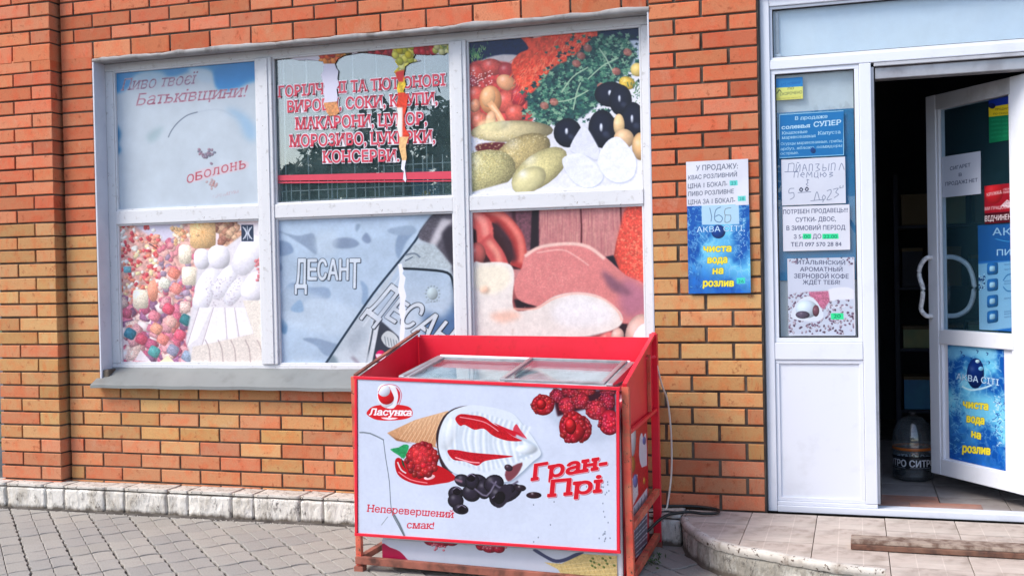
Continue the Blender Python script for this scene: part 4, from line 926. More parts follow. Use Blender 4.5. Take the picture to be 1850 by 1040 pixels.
def strip_poly(name, zpts, mat, parent, y0, th=.0015, uvc=None):
    pts = []
    for zx, zy in zpts: pts.append(W2(480+zx/2.89, 40+zy/2.89))
    bm = bmesh.new(); vs = [bm.verts.new((x, y0, z)) for x, z in pts]; f = bm.faces.new(vs)
    f.normal_update()
    if f.normal.y > 0: f.normal_flip()
    ex = bmesh.ops.extrude_face_region(bm, geom=[f]); 
    for v in [g for g in ex['geom'] if isinstance(g, bmesh.types.BMVert)]: v.co.y -= th
    bmesh.ops.triangulate(bm, faces=bm.faces[:])
    c_ = sum((v.co for v in bm.verts), Vector())/len(bm.verts)
    x_ = [v.co.x for v in bm.verts]; z_ = [v.co.z for v in bm.verts]
    uvl = bm.loops.layers.uv.new('UVMap')
    for fa in bm.faces:
        for lp in fa.loops: lp[uvl].uv = ((lp.vert.co.x-1.110)/1.062, (lp.vert.co.z-1.727)/.82)
    for v in bm.verts: v.co -= c_
    bmesh.ops.recalc_face_normals(bm, faces=bm.faces[:])
    me = bpy.data.meshes.new(name); bm.to_mesh(me); bm.free(); me.materials.append(mat)
    o = bpy.data.objects.new(name, me); COL.objects.link(o); o.parent = parent; o.location = c_-WL[parent.name]; return o
c = Canvas([(496, 107), (820, 82), (822, 353), (499, 366)], 660, 560, (226, 222, 236)); c.view(480, 40, 2.89)
c.poly([(40, 100), (980, 90), (980, 240), (40, 240)], (222, 216, 230), soft=1)
for k in range(60): c.ball(random.uniform(300, 420), random.uniform(150, 225), 20, 16, 1, random.choice([(226, 96, 40), (236, 140, 60), (200, 50, 40), (240, 180, 90)]), .2, .3)
for k in range(26): c.ball(random.uniform(560, 700), random.uniform(140, 185), 24, 16, 1, random.choice([(198, 36, 50), (220, 60, 70), (150, 30, 50)]), .2, .3)
for k in range(40): c.ball(random.uniform(690, 790), random.uniform(130, 260), 22, 18, 1, random.choice([(226, 206, 40), (236, 224, 90), (190, 190, 60), (240, 236, 150)]), .2, .3)
for k in range(24): c.ball(random.uniform(800, 890), random.uniform(125, 175), 24, 16, 1, random.choice([(204, 36, 50), (220, 60, 60)]), .2, .3)
for k in range(20): c.ball(random.uniform(895, 980), random.uniform(120, 175), 18, 16, 1, random.choice([(196, 200, 90), (150, 170, 110), (220, 216, 150)]), .2, .3)
for k in range(14): c.ball(random.uniform(430, 540), random.uniform(150, 180), 16, 10, 1, random.choice([(60, 60, 60), (140, 150, 60), (90, 60, 50)]), .1, .3)
c.poly([(300, 225), (400, 225), (400, 425), (300, 425)], (226, 222, 240)); c.poly([(310, 425), (410, 415), (410, 495), (320, 495)], (222, 150, 96), nz=.3, nsc=6)
c.poly([(690, 260), (780, 260), (780, 400), (690, 400)], (226, 190, 50), nz=.3, nsc=6); c.poly([(690, 270), (740, 260), (730, 320), (700, 320)], (206, 50, 50), soft=2); c.poly([(690, 375), (780, 375), (780, 600), (700, 600)], (222, 62, 34), nz=.2, nsc=8); c.poly([(690, 450), (725, 450), (722, 610), (690, 600)], (240, 234, 226), soft=2); c.poly([(690, 600), (780, 600), (780, 720), (690, 720)], (240, 190, 130), nz=.15); c.poly([(690, 720), (780, 720), (780, 830), (690, 830)], (236, 234, 248))
tm = c.material('torn_poster', rough=.4, gain=.95)
torn = empty('torn_poster', (1.64, PYF, 2.4), 'torn remains of a colourful poster hanging in two strips over the clear window pane', 'poster')
strip_poly('top_fringe', [(38, 128), (980, 112), (980, 178), (960, 170), (945, 182), (915, 178), (880, 182), (800, 178), (790, 198), (830, 208), (770, 222), (745, 240), (735, 262), (722, 262), (715, 240), (690, 205), (680, 188), (640, 180), (560, 172), (520, 168), (470, 176), (430, 182), (395, 200), (380, 225), (320, 226), (318, 212), (250, 204), (180, 205), (140, 196), (120, 192), (60, 198), (46, 210), (38, 205)], tm, torn, PYF-.003)
strip_poly('hanging_strip', [(320, 225), (380, 225), (386, 245), (398, 262), (392, 300), (400, 330), (386, 352), (392, 395), (386, 420), (396, 450), (398, 470), (380, 485), (345, 490), (330, 470), (326, 452), (312, 430), (322, 400), (314, 370), (322, 340), (312, 310), (304, 280), (318, 262)], tm, torn, PYF-.0032)
strip_poly('hanging_strip', [(715, 240), (748, 240), (740, 280), (750, 330), (736, 362), (760, 385), (752, 440), (738, 490), (742, 545), (764, 580), (752, 605), (742, 640), (746, 690), (734, 740), (742, 800), (738, 815), (725, 800), (730, 760), (716, 750), (722, 700), (708, 640), (712, 590), (700, 540), (706, 480), (700, 430), (710, 385), (704, 350), (712, 310), (690, 265)], tm, torn, PYF-.0032)
tape = empty('red_tape', (1.64, PYF, 1.87), 'red strip of film running along the lower part of the clear window pane', 'tape')
strip_poly('tape_upper', [(55, 800), (985, 752), (985, 790), (55, 828)], M['redprint'], tape, PYF-.0005, .001)
strip_poly('tape_lower', [(55, 834), (985, 796), (985, 802), (55, 842)], M['redprint'], tape, PYF-.0005, .001)

# ------------------------------------------------------------------ notices on the brick wall
def aqua(corners, W_, H_, view, wall_one):
    c = Canvas(corners, W_, H_, (60, 150, 214)); c.view(*view)
    n1 = vnoise(H_, W_, W_*.35, 21, 4); n2 = vnoise(H_, W_, W_*.10, 22, 4); t = np.clip((n1-.38)*4.2, 0, 1)[..., None]
    c.a = np.array([14, 84, 170])*(1-t)+np.array([110, 200, 238])*t; r = np.clip((abs(n2-.5)*-14+1), 0, 1)[..., None]*.5; c.a = c.a*(1-r)+np.array([190, 232, 250])*r
    u = np.linspace(0, 1, W_)[None]; v = np.linspace(0, 1, H_)[:, None]
    g = np.clip(1-((u-.55)**2/.09+(v-.5)**2/.05), 0, 1)[..., None]*.8; c.a = c.a*(1-g)+np.array([112, 200, 240])*g
    g = np.clip((v-.62-.25*(u-.5))*3.4, 0, 1)[..., None]*.8; c.a = c.a*(1-g)+np.array([16, 82, 172])*g*(.8+.5*n2[..., None])
    return c
def UVc(c, x, y): return x, y
c = aqua([(1242, 374), (1354, 371), (1357, 527), (1244, 531)], 330, 460, (1200, 270, 3.585), True)
for k in range(60): x, y = random.gauss(500, 22), random.uniform(430, 700); c.stroke([(x, y), (x+random.uniform(-12, 12), y+random.uniform(-12, 12))], 4, random.choice([(20, 90, 170), (230, 246, 252)]), alpha=.7)
for k in range(70): x, y = random.uniform(150, 250), random.uniform(380, 900); c.stroke([(x, y), (x+random.uniform(-22, 22), y+random.uniform(-22, 22))], 4, random.choice([(14, 60, 140), (150, 214, 240)]), alpha=.6)
c.poly([(246, 368), (486, 366), (490, 488), (248, 492)], (176, 212, 236), soft=1)
c.stroke([(300, 385), (312, 440), (308, 470)], 4, (70, 100, 140)); c.stroke([(370, 380), (338, 400), (332, 460), (366, 476), (382, 450), (360, 430), (336, 440)], 4, (70, 100, 140), curve=3); c.stroke([(436, 386), (400, 392), (398, 430), (434, 432), (430, 470), (398, 476), (400, 432)], 4, (120, 130, 140), curve=2)
c.ball(355, 535, 46, 44, 0, (14, 62, 140), .2, .3)
c.text('АКВА СІТІ', 214, 540, 512, 530, 36, (206, 232, 248), bold=1.0, outline=(16, 70, 150), ow=1.4)
for st, a, b, y, h in [('чиста', 258, 436, 664, 44), ('вода', 284, 410, 736, 46), ('на', 318, 384, 806, 46), ('розлив', 254, 452, 886, 46)]: c.text(st, a, y, b, y-4, h, (250, 228, 60), bold=3.0, shear=.06, outline=(20, 60, 120), ow=1.4)
c.poly([(472, 828), (526, 826), (528, 862), (474, 866)], (70, 214, 190)); c.text('26', 482, 860, 518, 858, 20, (30, 120, 110))
poster('water_poster', 'poster', 'blue poster with yellow lettering fixed to the brick wall under a white price notice', c, 0, 0, 3.429, 3.727, 1.196, 1.622, dict(gain=.95, rough=.4), y=-.006, th=.004, wav=.0012, group=None)
c = Canvas([(1240, 293), (1352, 291), (1354, 371), (1243, 375)], 330, 240, (220, 222, 234)); c.view(1200, 270, 3.585)
for st, a, b, y0, y1, h in [('У ПРОДАЖУ:', 212, 482, 142, 134, 34), ('КВАС РОЗЛИВНИЙ', 160, 476, 200, 184, 28), ('ЦІНА 1 БОКАЛ-', 160, 416, 256, 242, 30), ('ПИВО РОЗЛИВНЕ', 162, 458, 306, 290, 28), ('ЦІНА ЗА 1 БОКАЛ-', 164, 466, 360, 346, 30)]: c.text(st, a, y0, b, y1, h, (76, 84, 104), bold=.7, fade=.2)
c.poly([(430, 210), (480, 208), (482, 240), (432, 242)], (104, 214, 206)); c.poly([(482, 308), (532, 306), (534, 338), (484, 340)], (104, 214, 206)); c.text('23', 440, 238, 470, 236, 22, (40, 130, 130)); c.text('28', 492, 336, 524, 334, 22, (40, 130, 130))
poster('price_notice', 'notice', 'white paper price notice with green stickers taped to the brick wall above the blue poster', c, 0, 0, 3.428, 3.725, 1.618, 1.838, dict(gain=.93, rough=.5), y=-.006, th=.002, wav=.0015)
# ------------------------------------------------------------------ entrance: white PVC frame, side light, door
ent = empty('shop_entrance', (4.5, .05, .14), 'white plastic shop entrance with transom light, narrow side light and open glazed door', 'entrance')
E0, E1 = .03, .095
def ebx(n, *a, mat='pvc', bev=.004): return box(n, *a, M[mat], ent, bev)
XL, XR = 3.788, 5.345
ebx('frame_jamb', XL, 3.832, E0, E1, .141, 2.64)
ebx('frame_jamb', XR-.06, XR, E0, E1, .141, 2.64)
ebx('frame_head', 3.833, XR-.061, E0+.001, E1, 2.565, 2.64)
ebx('transom_bar', 3.833, XR-.061, E0+.001, E1, 2.262, 2.308)
ebx('mullion', 4.238, 4.292, E0+.001, E1, .192, 2.261)
ebx('mullion_groove_strip', 4.292, 4.304, E0+.014, E1-.01, .192, 2.243, mat='pvcgrey', bev=.001)
ebx('door_jamb', 5.03, 5.10, E0+.001, E1, .192, 2.261)
ebx('threshold', 3.833, XR-.061, E0-.006, E1+.02, .140, .172)
ebx('frame_sill', 3.833, 4.292, E0+.001, E1, .1725, .191)
ebx('side_rail', 3.833, 4.237, E0+.001, E1, .872, .955)
# sashes and beads
def sash(x0, x1, z0, z1, w_, y0, y1, n='sash_bead', mat='pvc'):
    ebx(n, x0, x1, y0, y1, z1-w_, z1, mat=mat, bev=.002); ebx(n, x0, x1, y0, y1, z0, z0+w_, mat=mat, bev=.002)
    ebx(n, x0, x0+w_, y0+.0005, y1, z0+w_, z1-w_, mat=mat, bev=.002); ebx(n, x1-w_, x1, y0+.0005, y1, z0+w_, z1-w_, mat=mat, bev=.002)
sash(3.833, 4.237, .956, 2.261, .020, E0+.008, E0+.04); sash(3.833, 4.237, .192, .871, .018, E0+.008, E0+.04); sash(3.833, XR-.061, 2.309, 2.564, .012, E0+.012, E0+.04)
def gasket(x0, x1, z0, z1, y):
    w_ = .004; g = [(x0, x1, z1-w_, z1), (x0, x1, z0, z0+w_), (x0, x0+w_, z0+w_, z1-w_), (x1-w_, x1, z0+w_, z1-w_)]
    for q in g: box('gasket', q[0], q[1], y, y+.006, q[2], q[3], M['gasket'], ent, 0)
gasket(3.853, 4.217, .977, 2.241, E0+.022); gasket(3.845, XR-.073, 2.321, 2.552, E0+.022)
M['sideglass'] = glass_mat('side_light_glass', (.92, .95, .97), 1.0, dirt=.05)
box('pane', 3.853, 4.217, E0+.030, E0+.034, .976, 2.241, M['sideglass'], ent, 0)
box('pane', 3.845, XR-.073, E0+.030, E0+.034, 2.321, 2.552, M['sideglass'], ent, 0)
box('lower_panel', 3.851, 4.219, E0+.016, E0+.030, .210, .853, M['pvc'], ent, .001)
box('frosted_sheet', 3.846, XR-.074, E0+.050, E0+.053, 2.322, 2.551, M['frost'], ent, 0)
box('blind_cassette', 3.858, 3.874, E0+.040, E0+.048, 2.345, 2.55, M['alu'], ent, .002)
box('latch', 3.858, 3.882, E0+.036, E0+.046, 2.323, 2.343, M['white'], ent, .003)
hexa('lintel_profile', boxv(4.305, 5.03, E0+.004, E1, 2.2445, 2.261), M['pvcgrey'], ent, .002)
hexa('lintel_profile', boxv(4.31, 5.03, E0+.022, E1+.03, 2.186, 2.240), M['alu'], ent, .004)
box('door_gasket', 4.304, 4.309, E0+.03, E0+.04, .19, 2.24, M['gasket'], ent, 0)
box('shadow_gap', 3.780, 3.7895, .012, .10, .141, 2.64, M['gasket'], ent, 0)
# door leaf, swung inwards on its right edge
LW = .69; HX, HY = 4.59+.578*LW, .678-.816*LW
ang = math.atan2(-.816, .578)
leaf = empty('door', (4.59, .678, .24), parent=ent, rz=ang); leaf.location = Vector((4.59, .678, .24))-WL['shop_entrance']
leaf['label'] = 'open glazed white plastic door swung inwards'
# local: +x along the leaf from free edge to hinge, -y is the outside face (faces the street), z up from leaf foot
def lb(n, x0, x1, y0, y1, z0, z1, mat='pvc', bev=.004, parent=None): return box(n, x0, x1, y0, y1, z0, z1, M[mat], leaf, bev, local=True)
LH = 1.935
lb('stile', 0, .072, -.03, .03, 0, LH); lb('stile', .585, LW, -.03, .03, 0, LH)
lb('rail', .0725, .5845, -.029, .029, LH-.078, LH-.0005, 'pvcgrey'); lb('rail', .0725, .5845, -.029, .029, .668, .742); lb('rail', .0725, .5845, -.029, .029, .0, .082)
for z0, z1 in ((.742, LH-.078), (.082, .668)):
    lb('bead', .0725, .088, -.024, -.008, z0, z1, 'pvc', .002); lb('bead', .570, .5845, -.024, -.008, z0, z1, 'pvc', .002)
lb('pane', .088, .570, -.006, -.002, .742, LH-.078, 'doorglass', 0)
lb('lower_panel', .088, .570, -.010, .010, .082, .668, 'pvc', 0)
lb('edge_strip', -.006, -.0005, -.02, .02, .02, LH-.02, 'pvcgrey', .001)
hp = [(.030, -.030, 1.11), (.026, -.062, 1.105), (.004, -.078, 1.07), (-.004, -.082, 1.02), (.022, -.082, .955), (.018, -.082, .90), (.002, -.078, .845), (.020, -.062, .812), (.030, -.030, .808)]
M['handle'] = wear_mat('handle_wrap', (.66, .67, .70), (.42, .43, .46), None, 40, (.45, .6), .4, bumps=.5)
tube('handle', hp, .0118, M['handle'], leaf, 10, local=True, smooth_n=6)
hp2 = [(.058, .030, 1.11), (.11, .055, 1.105), (.175, .075, 1.06), (.205, .082, .96), (.18, .075, .86), (.12, .055, .815), (.060, .030, .81)]
tube('handle', hp2, .0125, M['pvcgrey'], leaf, 10, local=True, smooth_n=6)
for z in (.3, 1.6): tube('hinge', [(LW-.005, .036, z), (LW-.005, .036, z+.1)], .009, M['pvcgrey'], leaf, 10, local=True)
uax = Vector((.578, -.816, 0)).normalized(); oax = Vector((-.816, -.578, 0)).normalized()
F0 = Vector((4.59, .678, 0))
def leaf_sheet(name, cat, label, c, u0, u1, z0, z1, off, args, th=.0012, wav=.0):
    mt = c.material(name, **args); p = lambda u, z: F0+uax*u+oax*off+Vector((0, 0, z))
    return tag(sheet(name, [p(u0, z1), p(u1, z1), p(u1, z0), p(u0, z0)], mt, th=th, wav=wav, nx=6, ny=6, seed=5), label, cat)
c = aqua([(1715, 623), (1817, 631), (1824, 848), (1722, 828)], 330, 620, (1560, 600, 3.058), False)
for k in range(90): x, y = random.uniform(500, 560), random.uniform(250, 700); c.stroke([(x, y), (x+random.uniform(-22, 22), y+random.uniform(-20, 20))], 4, random.choice([(150, 214, 240), (14, 70, 160)]), alpha=.6)
for k in range(90): x, y = random.uniform(740, 800), random.uniform(330, 640); c.stroke([(x, y), (x+random.uniform(-14, 14), y+random.uniform(-14, 14))], 4, random.choice([(220, 240, 250), (14, 70, 160)]), alpha=.7)
c.poly([(480, 75), (600, 80), (740, 90), (740, 150), (660, 140), (560, 130), (490, 160)], (130, 200, 234), soft=9, curve=3, alpha=.8)
for p in [(545, 105), (560, 125), (635, 100), (690, 112), (600, 140), (700, 160), (655, 170)]: c.stroke([p, (p[0]+10, p[1]+4), (p[0]+4, p[1]+14)], 4, (16, 60, 130), curve=2)
c.ball(632, 226, 48, 84, 0, (14, 46, 120), .2, .3); c.ball(662, 200, 14, 12, 0, (120, 190, 230), .3, 0); c.ball(642, 160, 12, 10, 0, (190, 226, 244), .3, 0); c.stroke([(560, 300), (610, 318), (680, 306), (720, 290)], 9, (200, 236, 250), curve=4, soft=2)
c.text('АКВА СІТІ', 526, 260, 762, 292, 34, (206, 232, 248), bold=1.2, outline=(14, 60, 140), ow=1.5)
for st, a, b, y, h in [('чиста', 566, 704, 418, 42), ('вода', 588, 684, 498, 44), ('на', 616, 666, 580, 42), ('розлив', 568, 720, 664, 46)]: c.text(st, a, y-4, b, y+8, h, (250, 230, 60), bold=3.4, shear=.04, outline=(20, 60, 120), ow=1.6)
leaf_sheet('water_poster', 'poster', 'blue poster with yellow lettering on the lower panel of the open door', c, .118, .505, .33, .905, .0105, dict(gain=.95))
c = Canvas([(1703, 284), (1773, 275), (1775, 350), (1706, 357)], 240, 240, (196, 204, 222)); c.view(1700, 160, 3.714)
c.text('СИГАРЕТ', 70, 552, 206, 528, 24, (50, 60, 92), bold=.7, fade=.2); c.text('В', 130, 592, 150, 590, 22, (50, 60, 92), bold=.7); c.text('ПРОДАЖІ НЕТ', 40, 654, 256, 628, 24, (50, 60, 92), bold=.7, fade=.2)
leaf_sheet('cigarette_notice', 'notice', 'white paper notice taped to the glass of the open door', c, .092, .366, 1.651, 1.857, .0066, dict(gain=.92, rough=.5), wav=.0008)
c = Canvas([(1788, 186), (1830, 172), (1831, 253), (1791, 257)], 160, 240, (16, 120, 80)); c.view(1700, 160, 3.714)
c.poly([(310, 50), (490, 20), (490, 120), (310, 140)], (20, 50, 150)); c.poly([(310, 145), (490, 100), (490, 178), (310, 205)], (226, 200, 40)); c.ball(350, 130, 22, 18, 0, (16, 30, 80), .1, .2)
c.text('ПРОДУКТИ', 372, 158, 482, 142, 14, (40, 40, 40), bold=.4); c.text('ПО СКИДЦІ', 360, 188, 480, 170, 12, (60, 70, 40), bold=.2)
for k in range(5): c.text('ЗНИЖКА ЩОДНЯ', 345, 226+k*27, 478, 212+k*27, 12, (70, 190, 140), fade=.6)
leaf_sheet('green_notice', 'notice', 'small blue, yellow and green notice at the top of the open door glass', c, .425, .568, 1.888, 2.092, .0066, dict(gain=.9))
c = Canvas([(1780, 337), (1836, 330), (1838, 400), (1783, 404)], 230, 260, (150, 24, 40)); c.view(1700, 160, 3.714)
c.ball(370, 700, 68, 76, 0, (196, 34, 44), .1, .2); c.poly([(290, 840), (520, 820), (520, 890), (290, 905)], (70, 14, 28)); c.text('КРУЖКА', 318, 728, 428, 706, 24, (236, 226, 230), bold=.8); c.text('СВІЖЕ', 440, 686, 500, 676, 14, (236, 226, 230)); c.text('ПИВО', 440, 706, 500, 696, 14, (236, 226, 230))
c.poly([(420, 790), (470, 745), (505, 760), (505, 800)], (200, 170, 180), nz=.5, nsc=4); c.text('МИ ПРАЦЮЄМО', 306, 820, 505, 800, 22, (236, 220, 226), bold=.6); c.text('ВІДЧИНЕНО', 308, 892, 530, 872, 36, (240, 236, 240), bold=1.0)
leaf_sheet('open_sign', 'sign', 'dark red sign with white lettering on the open door glass', c, .388, .568, 1.505, 1.686, .0066, dict(gain=.9))
c = Canvas([(1765, 400), (1838, 398), (1840, 600), (1768, 585)], 300, 640, (26, 104, 184)); c.view(1640, 380, 3.25)
c.a[:220] = c.a[:220]*.85; c.poly([(405, 290), (670, 290), (670, 690), (415, 680)], (150, 190, 220), soft=3, grad=(176, 204, 226))
c.text('АКВА', 500, 128, 750, 136, 44, (190, 206, 226), bold=1.4, outline=(20, 40, 90), ow=1.2); c.text('ПИТНА', 528, 250, 770, 258, 36, (214, 224, 236), bold=1.4)
c.stroke([(520, 150), (600, 170), (670, 164)], 4, (80, 160, 214), curve=3)
for y in (325, 420, 515, 605): c.ball(500, y, 36, 36, 0, (30, 110, 180), .2, .2, power=6); c.ball(498, y, 18, 16, 0, (206, 226, 240), 0, .1, power=4)
for y in (310, 340, 410, 425, 512, 590, 604, 622): c.text('вода для дітей та напоїв', 575, y, 668, y+3, 9, (60, 80, 120), fade=.4)
c.stroke([(570, 400), (600, 370), (665, 368)], 6, (60, 120, 170), curve=3); c.stroke([(570, 440), (600, 468), (665, 470)], 6, (60, 120, 170), curve=3)
for k in range(50): c.ball(random.uniform(412, 450), random.uniform(350, 440), 6, 5, 0, random.choice([(20, 60, 120), (210, 230, 244)]), .2, .2)
leaf_sheet('water_sign', 'sign', 'blue drinking water sign with icons behind the open door glass', c, .330, .568, .992, 1.50, -.0022, dict(gain=.9))
# notices on the side light
SY = E0+.0285
def side(name, cat, label, c, x0, x1, z0, z1, args=None, y=SY, wav=.0, th=.0012):
    mt = c.material(name, **(args or dict(gain=.93, rough=.4)))
    return tag(sheet(name, [(x0, y, z1), (x1, y, z1), (x1, y, z0), (x0, y, z0)], mt, th=th, wav=wav, nx=6, ny=6, seed=3), label, cat)
c = Canvas([(1397, 143), (1449, 143), (1449, 180), (1400, 182)], 200, 150, (214, 218, 120)); c.view(1360, 120, 4)
c.poly([(140, 90), (365, 85), (365, 158), (140, 160)], (40, 130, 196)); c.text('АТБ НОВИНИ', 190, 150, 340, 140, 20, (20, 90, 160)); c.text('ПО', 245, 178, 290, 175, 16, (50, 60, 50), bold=.5); c.text('СКОРОЧЕНО', 186, 216, 350, 206, 20, (60, 70, 60), bold=.3, fade=.3); c.stroke([(160, 200), (180, 175), (195, 190)], 5, (40, 60, 50)); c.poly([(150, 224), (365, 214), (365, 250), (150, 256)], (216, 214, 110)); c.text('гарантія якості', 170, 242, 340, 236, 12, (130, 140, 80), fade=.4)
side('small_flag_notice', 'notice', 'small blue and yellow notice in the top corner of the side light', c, 3.846+.012, 3.982, 2.118, 2.222)
c = Canvas([(1407, 208), (1523, 202), (1526, 281), (1412, 287)], 420, 290, (20, 112, 176)); c.view(1360, 120, 4)
c.stroke([(194, 354), (655, 330), (660, 640), (206, 662), (194, 354)], 5, (150, 200, 226))
for a in [('В продаже', 308, 394, 540, 380, 26, 1), ('соленья', 214, 460, 418, 446, 28, 1.4), ('СУПЕР', 444, 444, 636, 428, 36, 1.6), ('Квашеные', 216, 498, 400, 486, 22, .5), ('Капуста', 476, 500, 636, 490, 24, .8), ('маринованная', 218, 530, 460, 516, 22, .5), ('Огурцы маринованные, грибы,', 212, 574, 650, 550, 20, .4), ('арбуз, яблоко, помидоры', 212, 610, 650, 584, 20, .4), ('острые.', 212, 642, 344, 634, 20, .4)]:
    c.text(a[0], a[1], a[2], a[3], a[4], a[5], (196, 220, 234), bold=a[6], serif=True, fade=.15)
c.ball(445, 610, 22, 18, 1, (14, 60, 120), 0, 0); 
side('pickles_notice', 'notice', 'blue notice with white lettering high on the side light beside the door', c, 3.868, 4.166, 1.838, 2.050, wav=.0006)
c = Canvas([(1412, 288), (1528, 282), (1532, 368), (1413, 372)], 420, 310, (212, 216, 230)); c.view(1360, 120, 4)
def hand(pl_, wd=4.5, col=(96, 108, 140)):
    for p in pl_: c.stroke(p, wd, col, curve=3, alpha=.85)
hand([[(262, 700), (256, 758)], [(262, 702), (300, 700), (296, 758)], [(318, 702), (314, 756)], [(318, 756), (344, 704), (342, 758)], [(322, 692), (336, 694)], [(362, 756), (376, 704), (394, 752)], [(366, 734), (388, 732)], [(412, 706), (410, 754)], [(412, 706), (434, 706), (434, 752)], [(456, 704), (484, 702), (468, 726), (488, 742), (458, 756)], [(512, 702), (510, 750)], [(510, 728), (534, 730), (532, 748), (510, 750)], [(556, 700), (552, 750)], [(574, 700), (600, 698), (598, 748)], [(574, 700), (572, 748)], [(630, 746), (648, 696), (668, 742)], [(232, 760), (330, 756)]])
hand([[(304, 760), (300, 800)], [(304, 762), (330, 760), (328, 800)], [(352, 780), (376, 778), (364, 764), (348, 784), (370, 800)], [(392, 800), (398, 762), (414, 784), (428, 760), (432, 798)], [(452, 764), (450, 796), (474, 794), (474, 762)], [(474, 794), (480, 806)], [(494, 764), (494, 796)], [(494, 780), (510, 778)], [(524, 764), (512, 780), (524, 796), (538, 780), (524, 764)], [(560, 764), (584, 764), (560, 780), (586, 784), (560, 798)]])
hand([[(410, 820), (396, 815), (402, 840), (390, 850), (404, 862)], [(300, 880), (268, 884), (264, 916), (296, 912), (300, 945), (272, 962)], [(330, 912), (425, 906)], [(450, 970), (470, 905), (490, 968)], [(424, 974), (512, 966), (514, 982)], [(520, 930), (510, 950), (524, 966), (534, 944), (520, 930)], [(545, 900), (572, 890), (574, 916), (545, 966), (580, 960)], [(592, 888), (628, 880), (610, 910), (632, 926), (600, 950)], [(642, 862), (640, 878), (654, 874)], [(664, 858), (662, 876)]], 5, (110, 120, 146))
hand([[(352, 876), (342, 890), (354, 902), (364, 888), (352, 876)], [(394, 872), (384, 888), (396, 898), (406, 884), (394, 872)]], 8, (30, 36, 60))
side('handwritten_notice', 'notice', 'handwritten white opening hours sheet on the side light below the blue notice', c, 3.876, 4.170, 1.612, 1.832, wav=.0010)
c = Canvas([(1415, 375), (1534, 370), (1535, 451), (1415, 455)], 430, 290, (218, 220, 232)); c.view(1380, 360, 3.714)
for a in [('ПОТРІБЕН ПРОДАВЕЦЬ!!!', 134, 104, 560, 88, 28), ('СУТКИ- ДВОЄ,', 216, 156, 482, 148, 30), ('В ЗИМОВИЙ ПЕРІОД', 154, 212, 544, 204, 30), ('З 5-', 202, 268, 262, 266, 28), ('ДО', 328, 266, 384, 264, 30), ('ТЕЛ 097 570 28 84', 182, 320, 518, 314, 28)]: c.text(*a, (70, 76, 104), bold=.9, fade=.15)
c.poly([(262, 234), (318, 234), (318, 268), (262, 270)], (40, 226, 150)); c.poly([(392, 234), (498, 232), (500, 266), (392, 268)], (40, 226, 150)); c.text('00', 270, 264, 312, 264, 24, (30, 110, 90)); c.text('22.00', 400, 264, 490, 262, 24, (30, 110, 90), bold=.4)
side('vacancy_notice', 'notice', 'white printed notice with two green highlights on the side light', c, 3.878, 4.186, 1.392, 1.606, wav=.0006)
c = Canvas([(1421, 470), (1542, 463), (1544, 611), (1428, 614)], 420, 520, (196, 204, 222)); c.view(1380, 360, 3.714)
for k in range(500):
    x, y = random.uniform(165, 600), random.uniform(385, 930)
    if 445 < y < 640 or (y < 445 and 230 < x < 540 and y > 405): continue
    c.ball(x, y, 9, 6, random.random()*3, random.choice([(130, 100, 130), (90, 66, 90), (170, 150, 170), (110, 80, 110), (200, 190, 206)]), .3, .4)
c.poly([(165, 445), (600, 440), (600, 620), (520, 640), (400, 610), (300, 640), (165, 660)], (200, 206, 224), soft=5)
c.poly([(430, 620), (540, 600), (600, 620), (600, 680), (500, 690), (420, 700)], (224, 226, 238), soft=3, curve=3); c.poly([(300, 640), (430, 630), (440, 700), (400, 760), (320, 700)], (190, 110, 140), soft=3, nz=.3)
c.poly([(186, 800), (250, 690), (330, 680), (400, 790), (360, 840), (230, 836)], (216, 224, 236), soft=1, curve=3); c.ball(290, 760, 72, 62, 0, (206, 222, 238), .3, .2); c.ball(265, 800, 46, 26, 0, (90, 80, 100), .2, .3, .3, 3); c.ball(350, 770, 22, 40, 0, (120, 76, 90), .2, .4)
for a in [('ИТАЛЬЯНСКИЙ', 218, 446, 540, 440, 30), ('АРОМАТНЫЙ', 240, 496, 522, 488, 30), ('ЗЕРНОВОЙ КОФЕ', 202, 546, 564, 538, 32), ('ЖДЁТ ТЕБЯ!', 260, 588, 506, 582, 30)]: c.text(*a, (60, 66, 96), bold=.9, outline=(206, 210, 226), ow=1.2, fade=.1)
c.text('Капучино', 430, 750, 540, 742, 20, (236, 230, 240), bold=.6); c.poly([(448, 784), (530, 782), (532, 824), (450, 826)], (50, 226, 150)); c.text('20', 466, 816, 512, 814, 26, (20, 100, 70), bold=.6)
for p in ([(160, 385), (160, 935), (605, 935), (600, 380)],): c.stroke(p+[p[0]], 9, (206, 210, 224))
side('coffee_notice', 'notice', 'coffee poster with a cup lowest on the side light beside the door', c, 3.896, 4.204, .985, 1.356)
# backing behind the side-light glass
M['bluefilm'] = wear_mat('blue_film', (.010, .20, .42), (.008, .15, .34), (.02, .25, .48), 3, rough=.4, bumps=0)
M['greycurtain'] = wear_mat('grey_cardboard', (.62, .66, .68), (.50, .54, .56), (.70, .73, .73), 4, rough=.8, bumps=.1)
o = box('blue_backing', 3.858, 4.212, E0+.040, E0+.044, 1.25, 2.06, M['bluefilm'], None, 0); tag(o, 'blue backing film behind the notices of the side light', 'film')
o = box('cardboard_sheet', 3.858, 4.212, E0+.048, E0+.052, .98, 2.24, M['greycurtain'], None, 0); tag(o, 'grey cardboard showing behind the glass at the top of the side light', 'cardboard')

